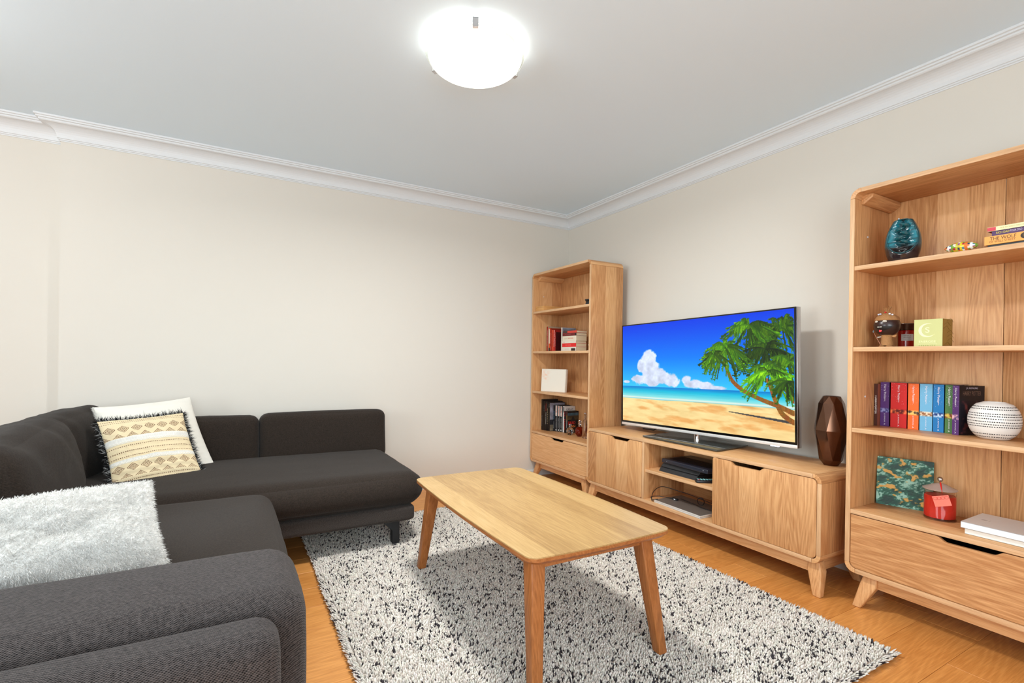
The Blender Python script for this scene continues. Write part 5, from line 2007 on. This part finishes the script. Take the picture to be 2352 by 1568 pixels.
def skull(label, loc, R, m, neck, stop, cat='bottle'):
    t = thing('skull_bottle', label, cat, loc, math.radians(25))
    n, ms = 36, 30
    P = []
    for j in range(ms + 1):
        f = math.pi * j / ms
        for k in range(n):
            a = 2 * math.pi * k / n
            d = Vector((math.sin(f) * math.cos(a), math.sin(f) * math.sin(a), math.cos(f)))
            r = R
            p = Vector((d.x * 1.12, d.y * .84, d.z)) * r
            if d.z < -.15:                       # jaw
                q = min(1, (-d.z - .15) / .5)
                p.y *= 1 - .28 * q
                p.x = p.x * (1 - .25 * q) - .10 * R * q
            for sy in (-1, 1):                   # eye sockets
                e = (Vector((-.90, sy * .38, .02)).normalized() - d).length
                if e < .30: p *= 1 - .20 * (1 - e / .30)
            e = (Vector((-.97, 0, -.26)).normalized() - d).length
            if e < .16: p *= 1 - .14 * (1 - e / .16)
            p.z = max(p.z, -R * .88)
            P.append(tuple(p + Vector((0, 0, R * .88))))
    F = []
    for j in range(ms):
        for k in range(n):
            a, b = j * n + k, j * n + (k + 1) % n
            F.append((a, a + n, b + n, b))
    npmesh('skull_body', np.array(P), F, m, t, True)
    top = R * 1.84
    MB().lathe([(R * .30, top), (R * .26, top + neck * .4), (R * .34, top + neck * .5), (R * .30, top + neck)], 20).build('neck', stop, t, smooth=True)
    MB().lathe([(R * .1, 0), (R * .30, R * .10), (R * .34, R * .28), (R * .22, R * .46), (.0005, R * .5)], 20, c=(0, 0, top + neck)).build('stopper', stop, t, smooth=True)
    return t


CR = mat('crystal', rgb(250, 250, 250), .02, bump=(5, 0, 0), Transmission_Weight=1.0, IOR=1.5)
AM = mat('amber_liquid', rgb(150, 40, 12), .03, bump=(5, 0, 0), Transmission_Weight=.75, IOR=1.4)
skull('small clear glass skull bottle in front of the road cover book', (-.262, -.418, S4), .036, CR, .012, CR)
skull('larger skull bottle of amber red liquor beside the clear skull', (-.235, -.520, S4), .047, AM, .030, CR)
t = thing('bottle', 'slim clear glass bottle at the right end of the fourth shelf', 'bottle', (-.255, -.620, S4))
MB().lathe([(.020, 0), (.023, .004), (.023, .12), (.014, .150), (.009, .165), (.009, .195), (.011, .197), (.011, .205)], 28).build('bottle_glass', CR, t, smooth=True)
MB().lathe([(.0085, .206), (.0085, .214), (.002, .216)], 16).build('stopper', SILVER, t, smooth=True)

# ------------------------------------------------------------------ television stand contents
zs = .3733
t = thing('game_console', 'black game console with slanted sides on the stand shelf', 'game console', (-.398, -1.582, zs), 0)
gc = mat('console_black', rgb(34, 35, 39), .45, bump=(200, .02, .03))


def slab(t, name, y0, y1, x0, x1, z0, z1, sh, m):
    return MB().hexa([(x0 + sh, y1, z0), (x1, y1, z0), (x1, y0, z0), (x0 + sh, y0, z0)], [(x0 + sh + (z1 - z0) * .35, y1, z1), (x1, y1, z1), (x1, y0, z1), (x0 + sh + (z1 - z0) * .35, y0, z1)]).build(name, m, t, .0012, 1)


MB().hexa([(0.0, -.295, .0), (.27, -.295, .0), (.27, 0, .0), (0.0, 0, .0)], [(.010, -.300, .026), (.27, -.300, .026), (.27, -.006, .026), (.010, -.006, .026)]).build('lower_shell', gc, t, .001, 1)
MB().hexa([(.016, -.298, .0265), (.27, -.298, .0265), (.27, -.008, .0265), (.016, -.008, .0265)], [(.016, -.298, .030), (.27, -.298, .030), (.27, -.008, .030), (.016, -.008, .030)]).build('disc_slot', BLACK, t)
MB().hexa([(.011, -.304, .0305), (.27, -.304, .0305), (.27, -.008, .0305), (.011, -.008, .0305)], [(.024, -.316, .058), (.27, -.316, .058), (.27, -.018, .058), (.024, -.018, .058)]).build('upper_shell', gc, t, .001, 1)
text(t, 'PS4', .010, (.0160, -.275, .045), (0, -1, 0), (.28, 0, 1), (12, 12, 14), width=.026)
text(t, 'SONY', .003, (.0035, -.20, .018), (0, -1, 0), (.28, 0, 1), (120, 120, 124), width=.014)
t = thing('media_player', 'black slim player with a ribbed top stacked on the game console', 'media player', (-.392, -1.600, zs + .0585), -3 * D2R)
navy = mat('blue_black_plastic', rgb(34, 38, 50), .3)
MB().box((0, -.372, 0), (.26, 0, .026)).build('casing', navy, t, .005, 3)
b = MB()
for i in range(24):
    b.box((.035, -.035 - i * .0128, .026), (.17, -.042 - i * .0128, .0275))
b.build('top_ribs', BLACK, t)['kind'] = 'stuff'
MB().lathe([(.0015, 0), (.0015, .0008)], 10, M=Matrix.Translation((-.0006, -.045, .014)) @ Matrix.Rotation(-math.pi / 2, 4, 'Y')).build('indicator', ink((220, 226, 236)), t)
MB().box((-.0006, -.345, .014), (0, -.335, .017)).build('badge', ink((150, 152, 158)), t)

t = thing('remote_control', 'black remote control with pale blue buttons beside the game console', 'remote', (-.362, -1.950, zs), -32 * D2R)
MB().hexa([(-.022, -.085, 0), (.022, -.085, 0), (.020, .085, 0), (-.020, .085, 0)], [(-.020, -.083, .018), (.020, -.083, .018), (.018, .083, .018), (-.018, .083, .018)], M=Matrix.Rotation(math.pi / 2, 4, 'Z')).build('handset', BLACK, t, .005, 3)
k = 0
for i in range(8):
    for j in range(3):
        c = (150, 214, 214)
        if i == 7: c = (226, 120, 120) if j == 0 else (226, 170, 70) if j == 2 else c
        if i == 0 and j == 0: c = (220, 50, 60)
        MB().box((-.074 + i * .017, -.0135 + j * .0095, .018), (-.063 + i * .017, -.0065 + j * .0095, .0198)).build('button', ink(c), t, .0006, 1)

zl = .1745
t = thing('laptop', 'closed laptop with taupe lid and white edges on the stand floor', 'laptop', (-.448, -1.592, zl), -2 * D2R)
MB().box((0, -.372, .0004), (.245, 0, .0092)).build('base', mat('white_aluminium', rgb(226, 222, 216), .35, .2), t, .002, 2)
MB().box((0, -.372, .0098), (.245, 0, .0180)).build('lid', mat('silver_edge', rgb(226, 222, 216), .35, .2), t, .002, 2)
MB().box((.002, -.370, .0181), (.243, -.002, .0186)).build('lid_skin', mat('taupe_lid', rgb(126, 116, 108), .4, .3), t)
text(t, 'hp', .016, (.11, -.186, .0188), (0, -1, 0), (1, 0, 0), (84, 78, 72), width=.02)
t = thing('power_cable', 'black charging cable with small adapters lying over the laptop', 'cable', (-.30, -1.60, zl))
pts = [(-.13, -.008, .020), (-.145, .030, .006), (-.10, .060, .05), (-.03, .050, .078), (.05, -.03, .055), (.09, -.09, .040), (.10, -.16, .030), (.10, -.26, .024), (.10, -.40, .022)]


def smoothpts(P, k=8):
    P = [Vector(p) for p in P]
    out = []
    for i in range(len(P) - 1):
        a, b_, p0, p3 = P[i], P[i + 1], P[max(i - 1, 0)], P[min(i + 2, len(P) - 1)]
        for j in range(k):
            f = j / k
            out.append(.5 * ((2 * a) + (b_ - p0) * f + (2 * p0 - 5 * a + 4 * b_ - p3) * f * f + (-p0 + 3 * a - 3 * b_ + p3) * f ** 3))
    out.append(P[-1])
    return out


MB().tube(smoothpts(pts), .0022, 8).build('cord', BLACK, t, smooth=True)
MB().tube(smoothpts([(-.13, -.008, .023), (-.15, .015, .016), (-.125, .055, .022), (-.07, .03, .024), (-.04, -.05, .0245)]), .0022, 8).build('cord', BLACK, t, smooth=True)
MB().tube(smoothpts([(.0, -.08, .026), (-.01, -.20, .0225), (-.03, -.28, .0225), (-.02, -.42, .0225)]), .0022, 8).build('cord', BLACK, t, smooth=True)
MB().box((-.045, -.085, .0195), (-.025, -.045, .031)).build('usb_plug', BLACKM, t, .002)
MB().box((-.0455, -.075, .0225), (-.0449, -.062, .029)).build('plug_mark', ink((226, 230, 236)), t)
MB().tube(smoothpts([(.02 + .016 * math.cos(a), -.22 + .022 * math.sin(a), .024 + .018 * (1 + math.sin(a * 1.0 + 1))) for a in np.linspace(0, 9, 14)]), .0025, 8).build('cord_loop', BLACK, t, smooth=True)
